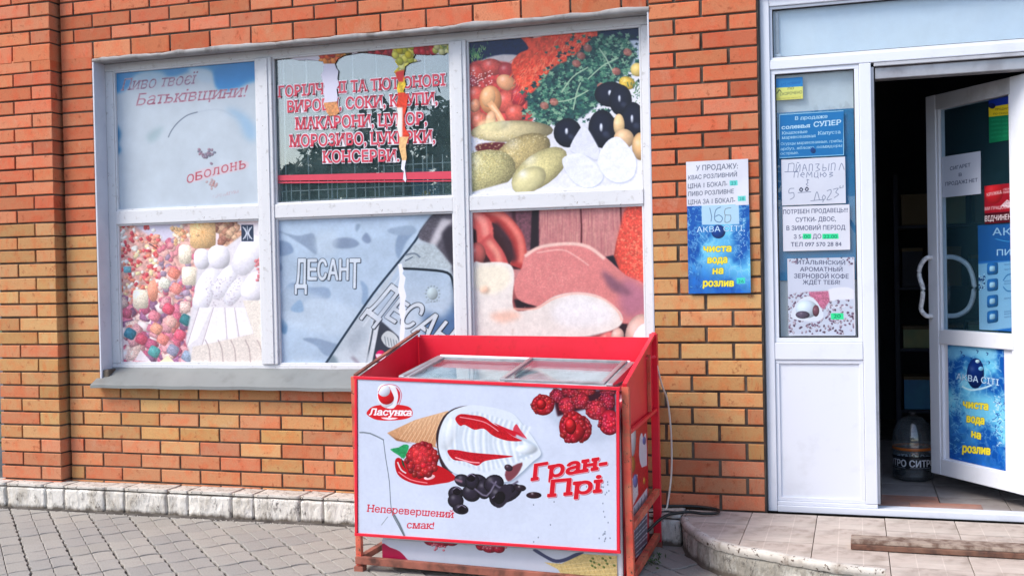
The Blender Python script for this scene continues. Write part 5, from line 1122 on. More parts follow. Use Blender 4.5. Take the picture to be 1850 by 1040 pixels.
# ------------------------------------------------------------------ entrance platform
plf = empty('entrance_platform', (4.6, -.5, 0), 'tiled step platform with a curved peeling whitewashed edge in front of the entrance', 'platform')
out = [(3.402, -.02), (3.402, -.195), (3.425, -.29), (3.462, -.38), (3.54, -.53), (3.61, -.62), (3.695, -.691), (3.84, -.762), (4.022, -.854), (4.185, -.918), (4.300, -.939), (4.304, -1.32), (6.3, -1.36), (6.3, -.02)]
def clip(poly_, nx_, ny_, d_):
    o_ = []
    for i in range(len(poly_)):
        a, b_ = poly_[i], poly_[(i+1) % len(poly_)]; da, db = a[0]*nx_+a[1]*ny_-d_, b_[0]*nx_+b_[1]*ny_-d_
        if da <= 0: o_.append(a)
        if da*db < 0: t = da/(da-db); o_.append((a[0]+(b_[0]-a[0])*t, a[1]+(b_[1]-a[1])*t))
    return o_
def prism(name, P_, z0, z1, mat, parent, dz=None):
    n = len(P_); V = [(x, y, z0) for x, y in P_]+[(x, y, z1) for x, y in P_]
    a = sum(P_[i][0]*P_[(i+1) % n][1]-P_[(i+1) % n][0]*P_[i][1] for i in range(n))
    idx = list(range(n)) if a > 0 else list(range(n-1, -1, -1))
    F = [tuple(n+i for i in idx), tuple(reversed(idx))]
    for k in range(n):
        i, j = idx[k], idx[(k+1) % n]; F.append((i, j, n+j, n+i))
    return mk(name, V, F, mat, parent)
ins = [(x+.012 if x < 4.2 else x, y+.010) for x, y in out]
prism('core', [(x+.02, y+.03) if i not in (0, 13, 12) else (x, y) for i, (x, y) in enumerate(out)], -.05, .130, M['tilebed'], plf)
def plat_tiles():
    for a in range(-2, 8):
        for b_ in range(0, 5):
            x0, x1 = 3.717+a*.3015, 3.717+(a+1)*.3015; y1 = .028-b_*.3; y0 = y1-.3
            if b_ == 0: y1 = .026
            P_ = out[:]
            P_ = clip(P_, -1, 0, -(x0+.002)); P_ = clip(P_, 1, 0, x1-.002); P_ = clip(P_, 0, -1, -(y0+.002)); P_ = clip(P_, 0, 1, y1-.002) if P_ else P_
            if len(P_) < 3: continue
            ar = abs(sum(P_[i][0]*P_[(i+1) % len(P_)][1]-P_[(i+1) % len(P_)][0]*P_[i][1] for i in range(len(P_))))/2
            if ar < .0008: continue
            o = prism('tile', P_, .118, .140+random.uniform(-.0012, .0012), M['tile'], plf)
def tile_grooves(): # relief of the tiles: shallow 10 cm squares
    t = M['tile'].node_tree; b = t.nodes['Principled BSDF']; geo = t.nodes.new('ShaderNodeNewGeometry')
    br = t.nodes.new('ShaderNodeTexBrick'); br.offset = 0; br.inputs['Scale'].default_value = 1; br.inputs['Brick Width'].default_value = .1005; br.inputs['Row Height'].default_value = .1; br.inputs['Mortar Size'].default_value = .002
    br.inputs['Color1'].default_value = (1, 1, 1, 1); br.inputs['Color2'].default_value = (.96, .97, .98, 1); br.inputs['Mortar'].default_value = (1.16, 1.18, 1.2, 1)
    mp = t.nodes.new('ShaderNodeMapping'); mp.inputs['Location'].default_value = (.0, .0, 0); t.links.new(geo.outputs['Position'], mp.inputs[0]); t.links.new(mp.outputs[0], br.inputs[0])
    src = b.inputs['Base Color'].links[0].from_socket; c_ = mix(t, src, br.outputs['Color'], 1.0, 'MULTIPLY'); t.links.new(c_, b.inputs['Base Color'])
tile_grooves(); plat_tiles()
# peeling side face, displaced
from mathutils import noise as MN
def resample(P_, st):
    o_ = []
    for a, b_ in zip(P_[:-1], P_[1:]):
        L = math.hypot(b_[0]-a[0], b_[1]-a[1]); n = max(1, int(L/st))
        for i in range(n): o_.append((a[0]+(b_[0]-a[0])*i/n, a[1]+(b_[1]-a[1])*i/n))
    return o_+[P_[-1]]
edge = resample([Vector(p).to_tuple() for p in catmull([Vector((*p, 0)) for p in out[1:11]], 4)] and [tuple(v[:2]) for v in catmull([Vector((*p, 0)) for p in out[1:11]], 4)], .008)
V = []; F = []; zs = [-.05, -.01, .01, .03, .045, .06, .075, .09, .10, .108, .1165]; nz_ = len(zs)
for i, (x, y) in enumerate(edge):
    p, q = edge[max(0, i-1)], edge[min(len(edge)-1, i+1)]; t = Vector((q[0]-p[0], q[1]-p[1], 0)).normalized(); nn = Vector((t.y, -t.x, 0))
    if nn.y > 0: nn = -nn
    for z in zs:
        d = .007*MN.noise(Vector((x*16, y*16, z*22)))+.003*MN.noise(Vector((x*50, y*50, z*60)))-.006-(.006 if .098 < z < .112 else 0)+(.016 if z < .01 else 0)*(.5+MN.noise(Vector((x*9, y*9, 0))))
        V.append(Vector((x, y, z))+nn*d)
    V.append(Vector((x, y, .1165))-nn*.03)
k = nz_+1
for i in range(len(edge)-1):
    for j in range(nz_): F.append((i*k+j, (i+1)*k+j, (i+1)*k+j+1, i*k+j+1))
mk('side_face', V, F, M['stoneside'], plf, smooth=True)
V = []; F = []                                               # crumbling mortar lip that holds the edge tiles
for i, (x, y) in enumerate(edge):
    p, q = edge[max(0, i-1)], edge[min(len(edge)-1, i+1)]; t = Vector((q[0]-p[0], q[1]-p[1], 0)).normalized(); nn = Vector((t.y, -t.x, 0))
    if nn.y > 0: nn = -nn
    n1 = MN.noise(Vector((x*22, y*22, 3))); n2 = MN.noise(Vector((x*70, y*70, 8)))
    for d, z in ((-.030-.012*n1, .1385), (-.024-.010*n1, .1435+.0015*n2), (-.006+.004*n2, .1435+.002*n1), (.004+.004*n1+.002*n2, .136+.003*n2), (.003+.004*n2, .118), (-.004, .104+.004*n1)): V.append(Vector((x, y, z))+nn*d)
for i in range(len(edge)-1):
    for j in range(5): F.append((i*6+j, i*6+j+1, i*6+j+7, i*6+j+6))
mk('mortar_lip', V, F, M['stonetop'], plf, smooth=True)
V = [(4.308, -.90, -.05), (4.308, -1.31, -.05), (4.308, -1.31, .117), (4.308, -.90, .117)]; 
box('side_face', 4.296, 4.31, -1.31, -.935, -.05, .117, M['dirt'], plf, .002); box('side_face', 4.311, 6.29, -1.345, -1.31, -.05, .117, M['stoneside'], plf, .002)
# row of kerb pieces along the curved edge
for i in range(0, 0): pass
# plank lying on the platform
pk = empty('plank', (4.9, -.58, .14), 'dirty brown wooden plank lying on the platform tiles in front of the door', 'plank')
hexa('board', [(4.172, -.652, .143), (5.60, -.672, .143), (5.60, -.552, .143), (4.172, -.532, .143), (4.172, -.652, .164), (5.60, -.672, .164), (5.60, -.552, .164), (4.172, -.532, .164)], M['wood'], pk, .003)
hexa('upper_board', [(4.174, -.640, .1645), (5.60, -.660, .1645), (5.60, -.552, .1645), (4.174, -.532, .1645), (4.174, -.636, .180), (5.60, -.656, .180), (5.60, -.556, .180), (4.174, -.536, .180)], M['woodtop'], pk, .004)

# ------------------------------------------------------------------ bottle
bt = empty('plastic_bottle', (4.488, .86, .166), 'large clear plastic bottle with a black label standing inside the doorway', 'bottle')
prof = [(0, 0), (.085, 0), (.098, .012), (.102, .03), (.098, .05), (.103, .065), (.103, .14), (.100, .15), (.104, .165), (.104, .22), (.098, .26), (.085, .29), (.066, .315), (.05, .33), (.03, .338)]
def lathe(name, prof, cx, cy, z0, mat, parent, n=32, lobes=0):
    V = []; F = []
    for r, z in prof:
        for k in range(n):
            t = 2*math.pi*k/n; rr = r*(1+(.05*math.cos(lobes*t) if lobes and z < .06 else 0)); V.append((cx+rr*math.cos(t), cy+rr*math.sin(t), z0+z))
    for i in range(len(prof)-1):
        for k in range(n): F.append((i*n+k, i*n+(k+1) % n, (i+1)*n+(k+1) % n, (i+1)*n+k))
    return mk(name, V, F, mat, parent, smooth=True)
lathe('bottle_body', prof, 4.488, .86, .166, M['petg'], bt, lobes=6)
lathe('cap', [(0, .362), (.017, .362), (.019, .358), (.019, .340), (.0, .338)], 4.488, .86, .166, M['gasket'], bt, 16)
M['amber'] = plain('amber_band', (.45, .12, .02), .4)
lathe('label_band', [(.1045, .165), (.1052, .166), (.1052, .178), (.1045, .179)], 4.488, .86, .166, M['amber'], bt)
lathe('dark_drink', [(0, .012), (.09, .014), (.096, .03), (.094, .040), (.0, .042)], 4.488, .86, .166, plain('dark_drink', (.012, .012, .016), .1), bt)
cL = Canvas([(0, 0), (400, 0), (400, 80), (0, 80)], 800, 160, (16, 18, 26))
for k in range(4): cL.text('СИТРО', 6+k*100, 64, 95+k*100, 64, 42, (226, 230, 240), bold=2.6); cL.stroke([(8+k*100, 72), (92+k*100, 72)], 2.5, (170, 180, 196)); cL.stroke([(14+k*100, 14), (86+k*100, 14)], 2, (90, 96, 110))
V = []; F = []; UV = []; n = 48
for k in range(n+1):
    t = math.pi*(-1.10)+k/n*2*math.pi
    for z, v in ((.068, 0), (.136, 1)): V.append((4.488+.1042*math.cos(t), .86+.1042*math.sin(t), .166+z)); UV.append((k/n*1.0, v))
for k in range(n): F.append((k*2, k*2+2, k*2+3, k*2+1))
mk('label', V, F, cL.material('bottle_label', gain=.9), bt, UV, True)

# ------------------------------------------------------------------ chest freezer inside a red steel stand
std = empty('freezer_stand', (2.66, -.55, 0), 'red painted steel stand with advertising board enclosing the ice cream freezer', 'stand')
def sb(n, v, mat='red', bev=.002): return hexa(n, v, M[mat], std, bev)
def bar(n, a, b_, w_, mat='red', up=(0, 0, 1), h=None, bev=.002):
    a, b_ = Vector(a), Vector(b_); d = (b_-a).normalized(); s_ = d.cross(Vector(up)); s_ = s_.normalized() if s_.length > 1e-3 else Vector((1, 0, 0)); t = s_.cross(d).normalized(); h = h or w_
    v = [a-s_*w_/2-t*h/2, a+s_*w_/2-t*h/2, b_+s_*w_/2-t*h/2, b_-s_*w_/2-t*h/2, a-s_*w_/2+t*h/2, a+s_*w_/2+t*h/2, b_+s_*w_/2+t*h/2, b_-s_*w_/2+t*h/2]
    return hexa(n, v, M[mat], std, bev)
FLx, FRx, FYf, FYb = 2.075, 3.288, -.925, -.205
Bup = (0, 1, 0)
bar('post', (2.066, -.912, .018), (2.060, -.912, .868), .026, 'redrust', Bup); bar('post', (3.300, -.912, -.0), (3.292, -.912, .835), .030, 'redrust', Bup)
bar('post', (2.075, -.19, .02), (2.072, -.19, 1.0), .03, 'red', Bup); bar('post', (3.288, -.19, .0), (3.284, -.19, 1.012), .036, 'red', Bup)
bar('base_rail', (2.055, -.925, .048), (3.30, -.925, .020), .026, 'rust', h=.032); bar('base_rail', (2.055, -.18, .05), (3.30, -.18, .04), .03, 'rust')
bar('base_rail', (2.068, -.91, .050), (2.075, -.20, .052), .028, 'rust'); bar('base_rail', (3.296, -.89, .035), (3.288, -.21, .05), .030, 'redrust')
bar('side_rail', (3.302, -.89, .250), (3.292, -.21, .262), .024, 'redrust', h=.030); bar('side_rail', (2.066, -.89, .25), (2.074, -.21, .26), .024, 'redrust')
for x, y in ((2.068, -.912), (3.300, -.912), (2.075, -.19), (3.288, -.19)): box('foot', x-.022, x+.022, y-.022, y+.022, -.008, .020, M['rust'], std, .003)
# back plate
sb('back_plate', [(2.085, -.206, .66), (3.268, -.206, .66), (3.268, -.200, .66), (2.085, -.200, .66), (2.085, -.206, 1.0), (3.268, -.206, .985), (3.268, -.200, .985), (2.085, -.200, 1.0)], 'red')
bar('top_rail', (2.09, -.2, 1.004), (3.265, -.2, .989), .012, 'red')
# side plates with sloping top edge
def side_plate(x, xt, zf, zb_, n='side_plate', mt='red'):
    t = .004; return sb(n, [(x-t, -.895, .64), (x+t, -.895, .64), (x+t, -.210, .64), (x-t, -.210, .64), (x-t, -.895, zf), (x+t, -.895, zf), (x+t, -.210, zb_), (x-t, -.210, zb_)], mt)
side_plate(2.079, 0, .868, 1.012); side_plate(3.276, 0, .838, .998)
bar('sloping_rail', (2.070, -.925, .874), (2.076, -.185, 1.030), .018, 'rust', h=.010); bar('sloping_rail', (3.290, -.925, .842), (3.284, -.175, 1.012), .020, 'red', h=.014)
bar('tie', (3.262, -.385, .905), (3.315, -.330, .915), .012, 'red')
bar('side_rib', (3.290, -.36, .66), (3.290, -.36, .925), .016, 'redrust', Bup, h=.012)
bar('side_lower_rail', (3.296, -.90, .640), (3.290, -.20, .650), .016, 'red')
# board with picture
bd = [(2.078, .872), (3.272, .836), (3.262, .148), (2.064, .160)]
yb = -.944
sb('advert_board', [(2.066, yb, .162), (3.260, yb, .150), (3.260, yb+.012, .150), (2.066, yb+.012, .162), (2.080, yb, .870), (3.270, yb, .834), (3.270, yb+.012, .834), (2.080, yb+.012, .870)], 'white')
c = Canvas([(650, 684), (1117, 702), (1117, 993), (649, 959)], 1300, 820, (204, 212, 232)); c.view(620, 590, 2.311)
c.a = c.a*(1+.05*(vnoise(820, 1300, 400, 31, 2)-.5)[..., None])
# logo
c.poly([(110, 365), (108, 350), (130, 330), (165, 322), (200, 318), (250, 322), (285, 330), (300, 348), (296, 368), (270, 380), (215, 386), (150, 384)], (212, 30, 38), soft=.6, curve=4)
c.ball(200, 287, 49, 50, 0, (226, 226, 236), 0, .05); c.ball(190, 283, 36, 38, 0, (210, 24, 34), 0, .05); c.ball(180, 262, 27, 26, 0, (220, 224, 238), .1, .05)
c.poly([(205, 250), (232, 262), (240, 300), (222, 335), (190, 335), (215, 320), (222, 290)], (228, 228, 240), soft=.5, curve=4); c.poly([(230, 248), (248, 270), (246, 300), (234, 318), (240, 290), (236, 264)], (206, 40, 60), soft=.5, curve=3); c.stroke([(156, 270), (170, 246), (200, 238), (235, 244), (254, 275), (250, 305), (240, 325)], 2.4, (206, 60, 76), curve=4)
c.text('Ласунка', 116, 364, 296, 366, 27, (244, 240, 246), bold=2.4, serif=True, shear=.22, outline=(196, 24, 36), ow=2.5); c.poly([(165, 374), (240, 376), (200, 384)], (244, 230, 236), curve=2)
# long scratch
c.stroke([(76, 436), (120, 440), (176, 466)], 6, (120, 130, 140), curve=2, soft=1); c.stroke([(176, 466), (185, 540), (200, 640), (208, 760), (235, 820), (258, 862)], 3, (90, 100, 110), curve=3); c.stroke([(208, 760), (240, 815), (262, 866)], 9, (80, 90, 96), curve=2, soft=1.5, alpha=.8); c.stroke([(165, 820), (192, 786)], 3, (140, 150, 160))
# cone
c.poly([(192, 438), (310, 384), (452, 345), (440, 380), (410, 430), (396, 490), (405, 500), (330, 482), (240, 468)], (222, 178, 140), soft=1, nz=.08, grad=(196, 140, 100))
for k in range(9): t = k/9; c.stroke([(230+200*t, 424-66*t), (250+150*t, 468+14*t)], 2.4, (186, 134, 98), alpha=.7); c.stroke([(240+150*t, 470+14*t), (300+150*t, 390-40*t)], 2.4, (240, 206, 170), alpha=.8)
c.poly([(192, 438), (232, 470), (300, 482), (226, 458)], (150, 100, 66), soft=2)
# dark rim, cream
c.poly([(404, 500), (400, 440), (430, 370), (480, 334), (540, 324), (500, 345), (450, 400), (425, 470), (430, 540), (470, 600), (440, 600), (415, 560)], (48, 34, 40), soft=1, curve=3)
C2 = [(540, 322), (600, 326), (660, 336), (720, 356), (760, 400), (800, 450), (830, 500), (836, 530), (800, 560), (752, 606), (700, 640), (620, 640), (520, 618), (460, 596), (420, 540), (408, 480), (420, 410), (460, 350)]
c.poly([(x+6, y+8) for x, y in C2], (150, 164, 184), soft=5, curve=4); c.poly(C2, (216, 224, 236), soft=1, curve=4)
for k in range(17):
    t = k/16; x = 440+t*330; y0 = 350+abs(t-.35)*90; y1 = 600-abs(t-.45)*110
    c.stroke([(x+10, y0), (x-8+14*math.sin(k), (y0+y1)/2), (x+16, y1)], 10, (176, 190, 208), alpha=.55, curve=4, soft=3); c.stroke([(x+22, y0+4), (x+4+14*math.sin(k), (y0+y1)/2), (x+28, y1-4)], 8, (238, 242, 250), alpha=.7, curve=4, soft=3)
c.ball(450, 440, 30, 70, .3, (228, 234, 244), .1, .1, soft=8, alpha=.6); c.poly([(690, 596), (760, 560), (740, 610), (700, 640)], (120, 60, 70), soft=2, curve=3)
c.poly([(480, 380), (500, 360), (540, 362), (600, 372), (640, 400), (680, 420), (718, 450), (760, 470), (700, 470), (640, 450), (600, 420), (560, 424), (520, 404), (500, 408)], (190, 20, 34), soft=.8, curve=4, nz=.2); c.stroke([(500, 372), (560, 382), (610, 396), (660, 430)], 4, (240, 150, 160), curve=4, soft=1)
c.poly([(722, 430), (735, 400), (752, 424), (780, 462), (760, 452)], (206, 60, 80), curve=3, soft=1.2); c.poly([(640, 395), (700, 420), (745, 436), (780, 470), (720, 450)], (200, 24, 44), soft=1)
c.poly([(446, 512), (480, 508), (540, 518), (600, 524), (680, 530), (720, 536), (640, 548), (600, 556), (570, 574), (520, 556), (470, 548)], (184, 20, 36), soft=.8, curve=4, nz=.2); c.stroke([(480, 540), (540, 558), (580, 562)], 5, (250, 170, 180), curve=3, soft=1)
# sauce and raspberry with leaf
c.poly([(224, 560), (240, 540), (280, 560), (400, 570), (480, 620), (460, 640), (420, 648), (350, 656), (280, 640), (236, 610)], (186, 14, 28), soft=1, curve=4); c.stroke([(240, 600), (290, 632), (360, 646)], 5, (240, 130, 140), curve=3, soft=1); c.ball(370, 622, 24, 10, -.2, (250, 200, 206), 0, 0, soft=1); c.stroke([(236, 560), (250, 590), (270, 604)], 6, (226, 214, 220), curve=3, soft=1)
c.poly([(204, 506), (240, 498), (262, 486), (284, 490), (276, 520), (262, 545), (240, 530)], (40, 150, 90), soft=.8, curve=2, nz=.2); c.poly([(250, 540), (262, 560), (270, 590), (256, 570)], (20, 70, 50))
def rasp(cx, cy, rx, ry, col, hole=False, n=60):
    c.ball(cx, cy, rx, ry, 0, col, .1, .5)
    for k in range(n):
        a, r = random.random()*6.28, math.sqrt(random.random())*.95; x, y = cx+rx*r*math.cos(a), cy+ry*r*math.sin(a); f = 1-.45*r*r
        c.ball(x, y, rx*.17, ry*.17, 0, tuple(min(255, v*f*random.uniform(.9, 1.2)+12*random.random()) for v in col), .38, .28)
    if hole: c.ball(cx-rx*.15, cy-ry*.05, rx*.42, ry*.5, 0, (170, 8, 20), 0, .5); c.ball(cx-rx*.2, cy-ry*.2, rx*.3, ry*.3, 0, (230, 40, 50), .2, .4)
rasp(338, 550, 68, 74, (212, 34, 44), False, 110); c.ball(330, 530, 42, 40, 0, (226, 60, 66), .2, .3, .4, 3, soft=4, alpha=.5)
# chocolate curls
for x, y, rx, ry, rt in [(480, 690, 32, 30, 0), (480, 720, 34, 32, .3), (500, 755, 34, 22, .2), (545, 690, 40, 34, .4), (580, 640, 40, 28, .5), (600, 670, 34, 44, 0), (640, 650, 44, 38, -.4), (510, 636, 36, 26, .3), (550, 640, 30, 34, .2), (700, 690, 62, 34, -.45), (660, 700, 40, 48, .2)]: c.ball(x, y, rx, ry, rt, (44, 38, 54), .25, .6)
for x, y in [(485, 680), (650, 715), (545, 625), (505, 755)]: c.ball(x, y, 18, 16, 0, (18, 12, 22), 0, .2); c.stroke([(x-16, y-6), (x, y-16), (x+16, y-6)], 4, (120, 112, 136), curve=3)
c.stroke([(560, 670), (610, 700), (650, 640)], 6, (124, 116, 140), curve=3, soft=2); c.stroke([(630, 640), (680, 670), (740, 640)], 8, (96, 88, 110), curve=3, soft=2)
c.stroke([(505, 640), (480, 632)], 10, (150, 110, 130), soft=3)
c.view(900, 590, 2.311)
c.ball(60, 670, 22, 20, 0, (36, 30, 46), .2, .5); c.ball(104, 668, 24, 14, 0, (40, 30, 42), .5, .4); c.ball(160, 698, 32, 14, 0, (46, 24, 34), .5, .4); c.poly([(0, 700), (40, 650), (70, 690), (30, 745), (0, 745)], (40, 34, 48), soft=1, curve=3); c.ball(18, 708, 22, 28, .4, (18, 14, 22), 0, .3)
c.stroke([(90, 450), (150, 480), (170, 500), (150, 520), (100, 540)], 12, (186, 200, 216), curve=4, soft=3); c.ball(130, 505, 46, 20, 0, (216, 224, 236), .1, .1, soft=5)
c.ball(55, 583, 18, 14, .4, (60, 40, 54), .3, .4)
# raspberries upper right
c.poly([(170, 330), (300, 270), (500, 260), (500, 460), (420, 480), (330, 470)], (176, 186, 206), soft=14, alpha=.7); c.poly([(240, 280), (500, 250), (500, 360), (400, 330), (260, 368)], (56, 20, 34), soft=4)
for x, y, rx, ry, cc, h in [(312, 262, 36, 26, (170, 30, 52), 0), (380, 258, 40, 24, (190, 40, 50), 0), (470, 262, 34, 22, (150, 30, 50), 0), (258, 282, 30, 30, (170, 34, 60), 0), (465, 304, 34, 38, (176, 30, 60), 0), (300, 322, 36, 36, (196, 40, 60), 0), (355, 300, 38, 36, (188, 34, 54), 0), (200, 320, 48, 44, (206, 30, 44), 1), (420, 340, 44, 42, (204, 40, 60), 0), (475, 392, 46, 54, (200, 30, 56), 0), (362, 420, 40, 54, (196, 34, 50), 0), (322, 412, 56, 68, (206, 28, 44), 1)]: rasp(x, y, rx, ry, cc, h, 46)
for st, a, b, y0, y1, h in [('Гран-', 150, 460, 636, 584, 66), ('Прі', 218, 438, 704, 684, 68)]:
    c.text(st, a, y0, b, y1, h, (206, 20, 40), bold=4.6, serif=True, shear=.10, outline=(240, 236, 244), ow=2.5, shadow=((150, 60, 76), 4, 4))
for k in range(26): c.ball(random.choice([random.gauss(460, 8), random.uniform(100, 480)]), random.uniform(640, 900), 2.4, 4, 0, (100, 110, 130), 0, 0, alpha=.8)
c.view(620, 590, 2.311)
for st, a, b, y0, y1, h in [('Неперевершений', 103, 470, 764, 792, 30), ('смак!', 272, 386, 834, 838, 30)]: c.text(st, a, y0, b, y1, h, (198, 36, 56), bold=1.0, serif=True, shear=.12, outline=(232, 214, 226), ow=1.0, fade=.12)
c.grain(.02, 12); mt = c.material('ice_cream_advert', rough=.25, gain=.96, dirt=.10)
pf = sheet('printed_face', [(2.094, yb-.0025, .858), (3.258, yb-.0025, .822), (3.249, yb-.0025, .162), (2.080, yb-.0025, .174)], mt, parent=std, th=.002, nx=12, ny=8, wav=.0006)
def brd(a, b_): bar('board_frame', (a[0], yb-.004, a[1]), (b_[0], yb-.004, b_[1]), .013, 'redrust', (0, 1, 0), h=.012)
bar('board_frame', (2.074, yb-.004, .866), (3.276, yb-.004, .830), .012, 'red', h=.014); bar('board_frame', (2.062, yb-.004, .168), (3.266, yb-.004, .156), .012, 'red', h=.013)
bar('board_frame', (2.070, yb-.004, .175), (2.085, yb-.004, .859), .012, 'red', Bup, h=.013); bar('board_frame', (3.257, yb-.004, .163), (3.267, yb-.004, .823), .012, 'red', Bup, h=.013)
# the freezer itself
fz = empty('chest_freezer', (2.70, -.56, 0), 'white chest freezer with sliding glass lids and printed sides standing in the red stand', 'freezer')
def tz(x): return -(x-2.15)*.028                    # the freezer leans a little to the right
def fhex(n, x0, x1, y0, y1, z0, z1, mat, bev=.004, tilt=0.0):
    v = [(x0, y0, z0+tz(x0)*.6), (x1, y0, z0+tz(x1)*.6), (x1, y1, z0+tz(x1)*.6), (x0, y1, z0+tz(x0)*.6), (x0, y0, z1+tz(x0)), (x1, y0, z1+tz(x1)), (x1, y1, z1+tz(x1)+tilt), (x0, y1, z1+tz(x0)+tilt)]
    return hexa(n, v, M[mat], fz, bev)
fhex('cabinet', 2.168, 3.262, -.893, -.30, .030, .800, 'white', .010)
for x in (2.22, 3.16):
    for y in (-.78, -.36): tube('caster', [(x-.012, y, .035), (x+.012, y, .035)], .026, M['gasket'], fz, 12)
fhex('rim', 2.205, 3.215, -.835, -.31, .801, .842, 'alu', .006)
# lids: sloping glass panes in alloy frames (rear edge higher)
def lid(x0, x1, dz, nm='glass_lid'):
    za, zb_ = .852+dz, .906+dz; y0, y1 = -.820, -.355
    e = bpy.data.objects.new(nm, None)
    g = mk(nm, [(x0, y0, za+tz(x0)), (x1, y0, za+tz(x1)), (x1, y1, zb_+tz(x1)), (x0, y1, zb_+tz(x0)), (x0, y0, za+.004+tz(x0)), (x1, y0, za+.004+tz(x1)), (x1, y1, zb_+.004+tz(x1)), (x0, y1, zb_+.004+tz(x0))], BF, M['lidglass'], fz)
    def lb_(n, a, b_, w_, mt='alu', h=.012):
        a = (a[0], a[1], a[2]+tz(a[0])); b_ = (b_[0], b_[1], b_[2]+tz(b_[0])); A, B = Vector(a), Vector(b_); d = (B-A).normalized(); s_ = d.cross(Vector((0, 0, 1))).normalized(); t = s_.cross(d)
        v = [A-s_*w_/2-t*h/2, A+s_*w_/2-t*h/2, B+s_*w_/2-t*h/2, B-s_*w_/2-t*h/2, A-s_*w_/2+t*h/2, A+s_*w_/2+t*h/2, B+s_*w_/2+t*h/2, B-s_*w_/2+t*h/2]
        hexa(n, v, M[mt], g, .003)
    lb_('lid_frame', (x0, y0, za+.004), (x1, y0, za+.004), .022); lb_('lid_frame', (x0, y1, zb_+.004), (x1, y1, zb_+.004), .022)
    lb_('lid_frame', (x0+.01, y0+.012, za+.006), (x0+.01, y1-.012, zb_+.004), .020); lb_('lid_frame', (x1-.01, y0+.012, za+.006), (x1-.01, y1-.012, zb_+.004), .020)
lid(2.262, 2.74, 0); lid(2.715, 3.185, .010)
fhex('rear_rail', 2.25, 3.20, -.345, -.325, .860, .924, 'white', .006)
for x0 in (2.235, 3.190): fhex('end_cap', x0, x0+.03, -.825, -.33, .843, .868, 'alu', .006, tilt=.052)
M['packs'] = wear_mat('frosty_packs', (.62, .70, .74), (.30, .38, .42), (.74, .76, .80), 14, (.45, .6), .4, bumps=.5, speck=((.6, .25, .3), 9, .66))
fhex('inner_liner', 2.27, 3.18, -.80, -.37, .836, .846, 'packs', .002, tilt=.040)
# front print of the freezer, seen under the board
c = Canvas([(692, 972), (1124, 1000), (1124, 1052), (692, 1016)], 1200, 140, (206, 212, 226)); c.view(640, 900, 3.083)
c.poly([(160, 248), (200, 268), (250, 290), (285, 330), (290, 350), (160, 340)], (176, 20, 70), soft=1, curve=3)
for x, y, rx, ry in [(420, 232, 40, 26), (470, 240, 50, 26), (530, 238, 34, 22), (690, 255, 30, 30), (740, 268, 46, 30), (790, 275, 34, 24)]: c.ball(x, y, rx, ry, 0, (198, 26, 60), .3, .4, .4, 4)
for k in range(30): c.ball(random.choice([470, 740])+random.gauss(0, 40), 262+random.gauss(0, 9), 7, 6, 0, (236, 120, 140), .5, .3)
c.poly([(985, 285), (1060, 330), (1120, 355), (1200, 340), (1290, 300), (1240, 300), (1180, 325), (1120, 335), (1060, 310), (1010, 280)], (70, 76, 110), soft=1, curve=3)
c.poly([(1050, 350), (1150, 360), (1280, 305), (1495, 318), (1495, 432), (1160, 432), (1130, 390)], (222, 196, 130), soft=1, nz=.14, nsc=5)
for k in range(12): c.stroke([(1140+k*32, 350), (1170+k*32, 432)], 3, (196, 160, 96), alpha=.7); 
for k in range(4): c.stroke([(1130, 370+k*20), (1495, 335+k*26)], 3, (240, 222, 166), alpha=.8)
for k in range(12): c.ball(random.uniform(1320, 1480), random.uniform(325, 385), 9, 6, .5, (110, 130, 60), .1, .3)
sheet('front_print', [(2.170, -.8965, .140), (3.238, -.8965, .133), (3.238, -.8965, .012), (2.170, -.8965, .032)], c.material('freezer_front_print', gain=.95), parent=fz, th=.002)
c = Canvas([(1122.2, 739.6), (1167.3, 711.8), (1172.5, 981.3), (1128.0, 1041.2)], 520, 560, (190, 20, 36)); c.view(1120, 720, 3.25)
c.poly([(50, 60), (110, 40), (110, 330), (50, 400)], (196, 40, 40), nz=.2); c.ball(72, 225, 20, 112, 0, (216, 218, 226), .1, .2); c.ball(68, 385, 20, 50, 0, (206, 140, 60), .2, .3, .3, 4); c.ball(124, 90, 16, 20, 0, (220, 190, 190), .3, .3)
c.poly([(110, 330), (115, 220), (128, 200), (135, 230), (150, 200), (156, 400), (125, 400)], (214, 214, 226), curve=2); c.ball(140, 245, 10, 24, 0, (80, 110, 180), .2, .2); c.poly([(95, 470), (130, 400), (156, 390), (156, 520), (100, 600)], (190, 24, 36), nz=.2); c.poly([(55, 480), (100, 440), (105, 560), (60, 660)], (210, 206, 214), nz=.2); c.ball(88, 480, 14, 40, 0, (110, 120, 190), .2, .3); c.ball(140, 480, 6, 22, 0, (226, 160, 60), .3, .3)
c.poly([(70, 640), (158, 520), (158, 870), (90, 935), (80, 800)], (206, 206, 216))
for k in range(4): c.stroke([(84+k*20, 640-k*26), (92+k*18, 920-k*18)], 3, (50, 50, 66))
for k in range(10): c.stroke([(82, 690+k*26), (156, 600+k*28)], 2.5 if k % 2 else 5, (60, 60, 76), alpha=.8)
mt = c.material('freezer_side_print', gain=.95)
p = lambda y, z: (3.2655, y, z+tz(3.235)*.8)
o = sheet('side_print', [p(-.885, .76), p(-.31, .76), p(-.31, .06), p(-.885, .06)], mt, parent=fz, th=.002)

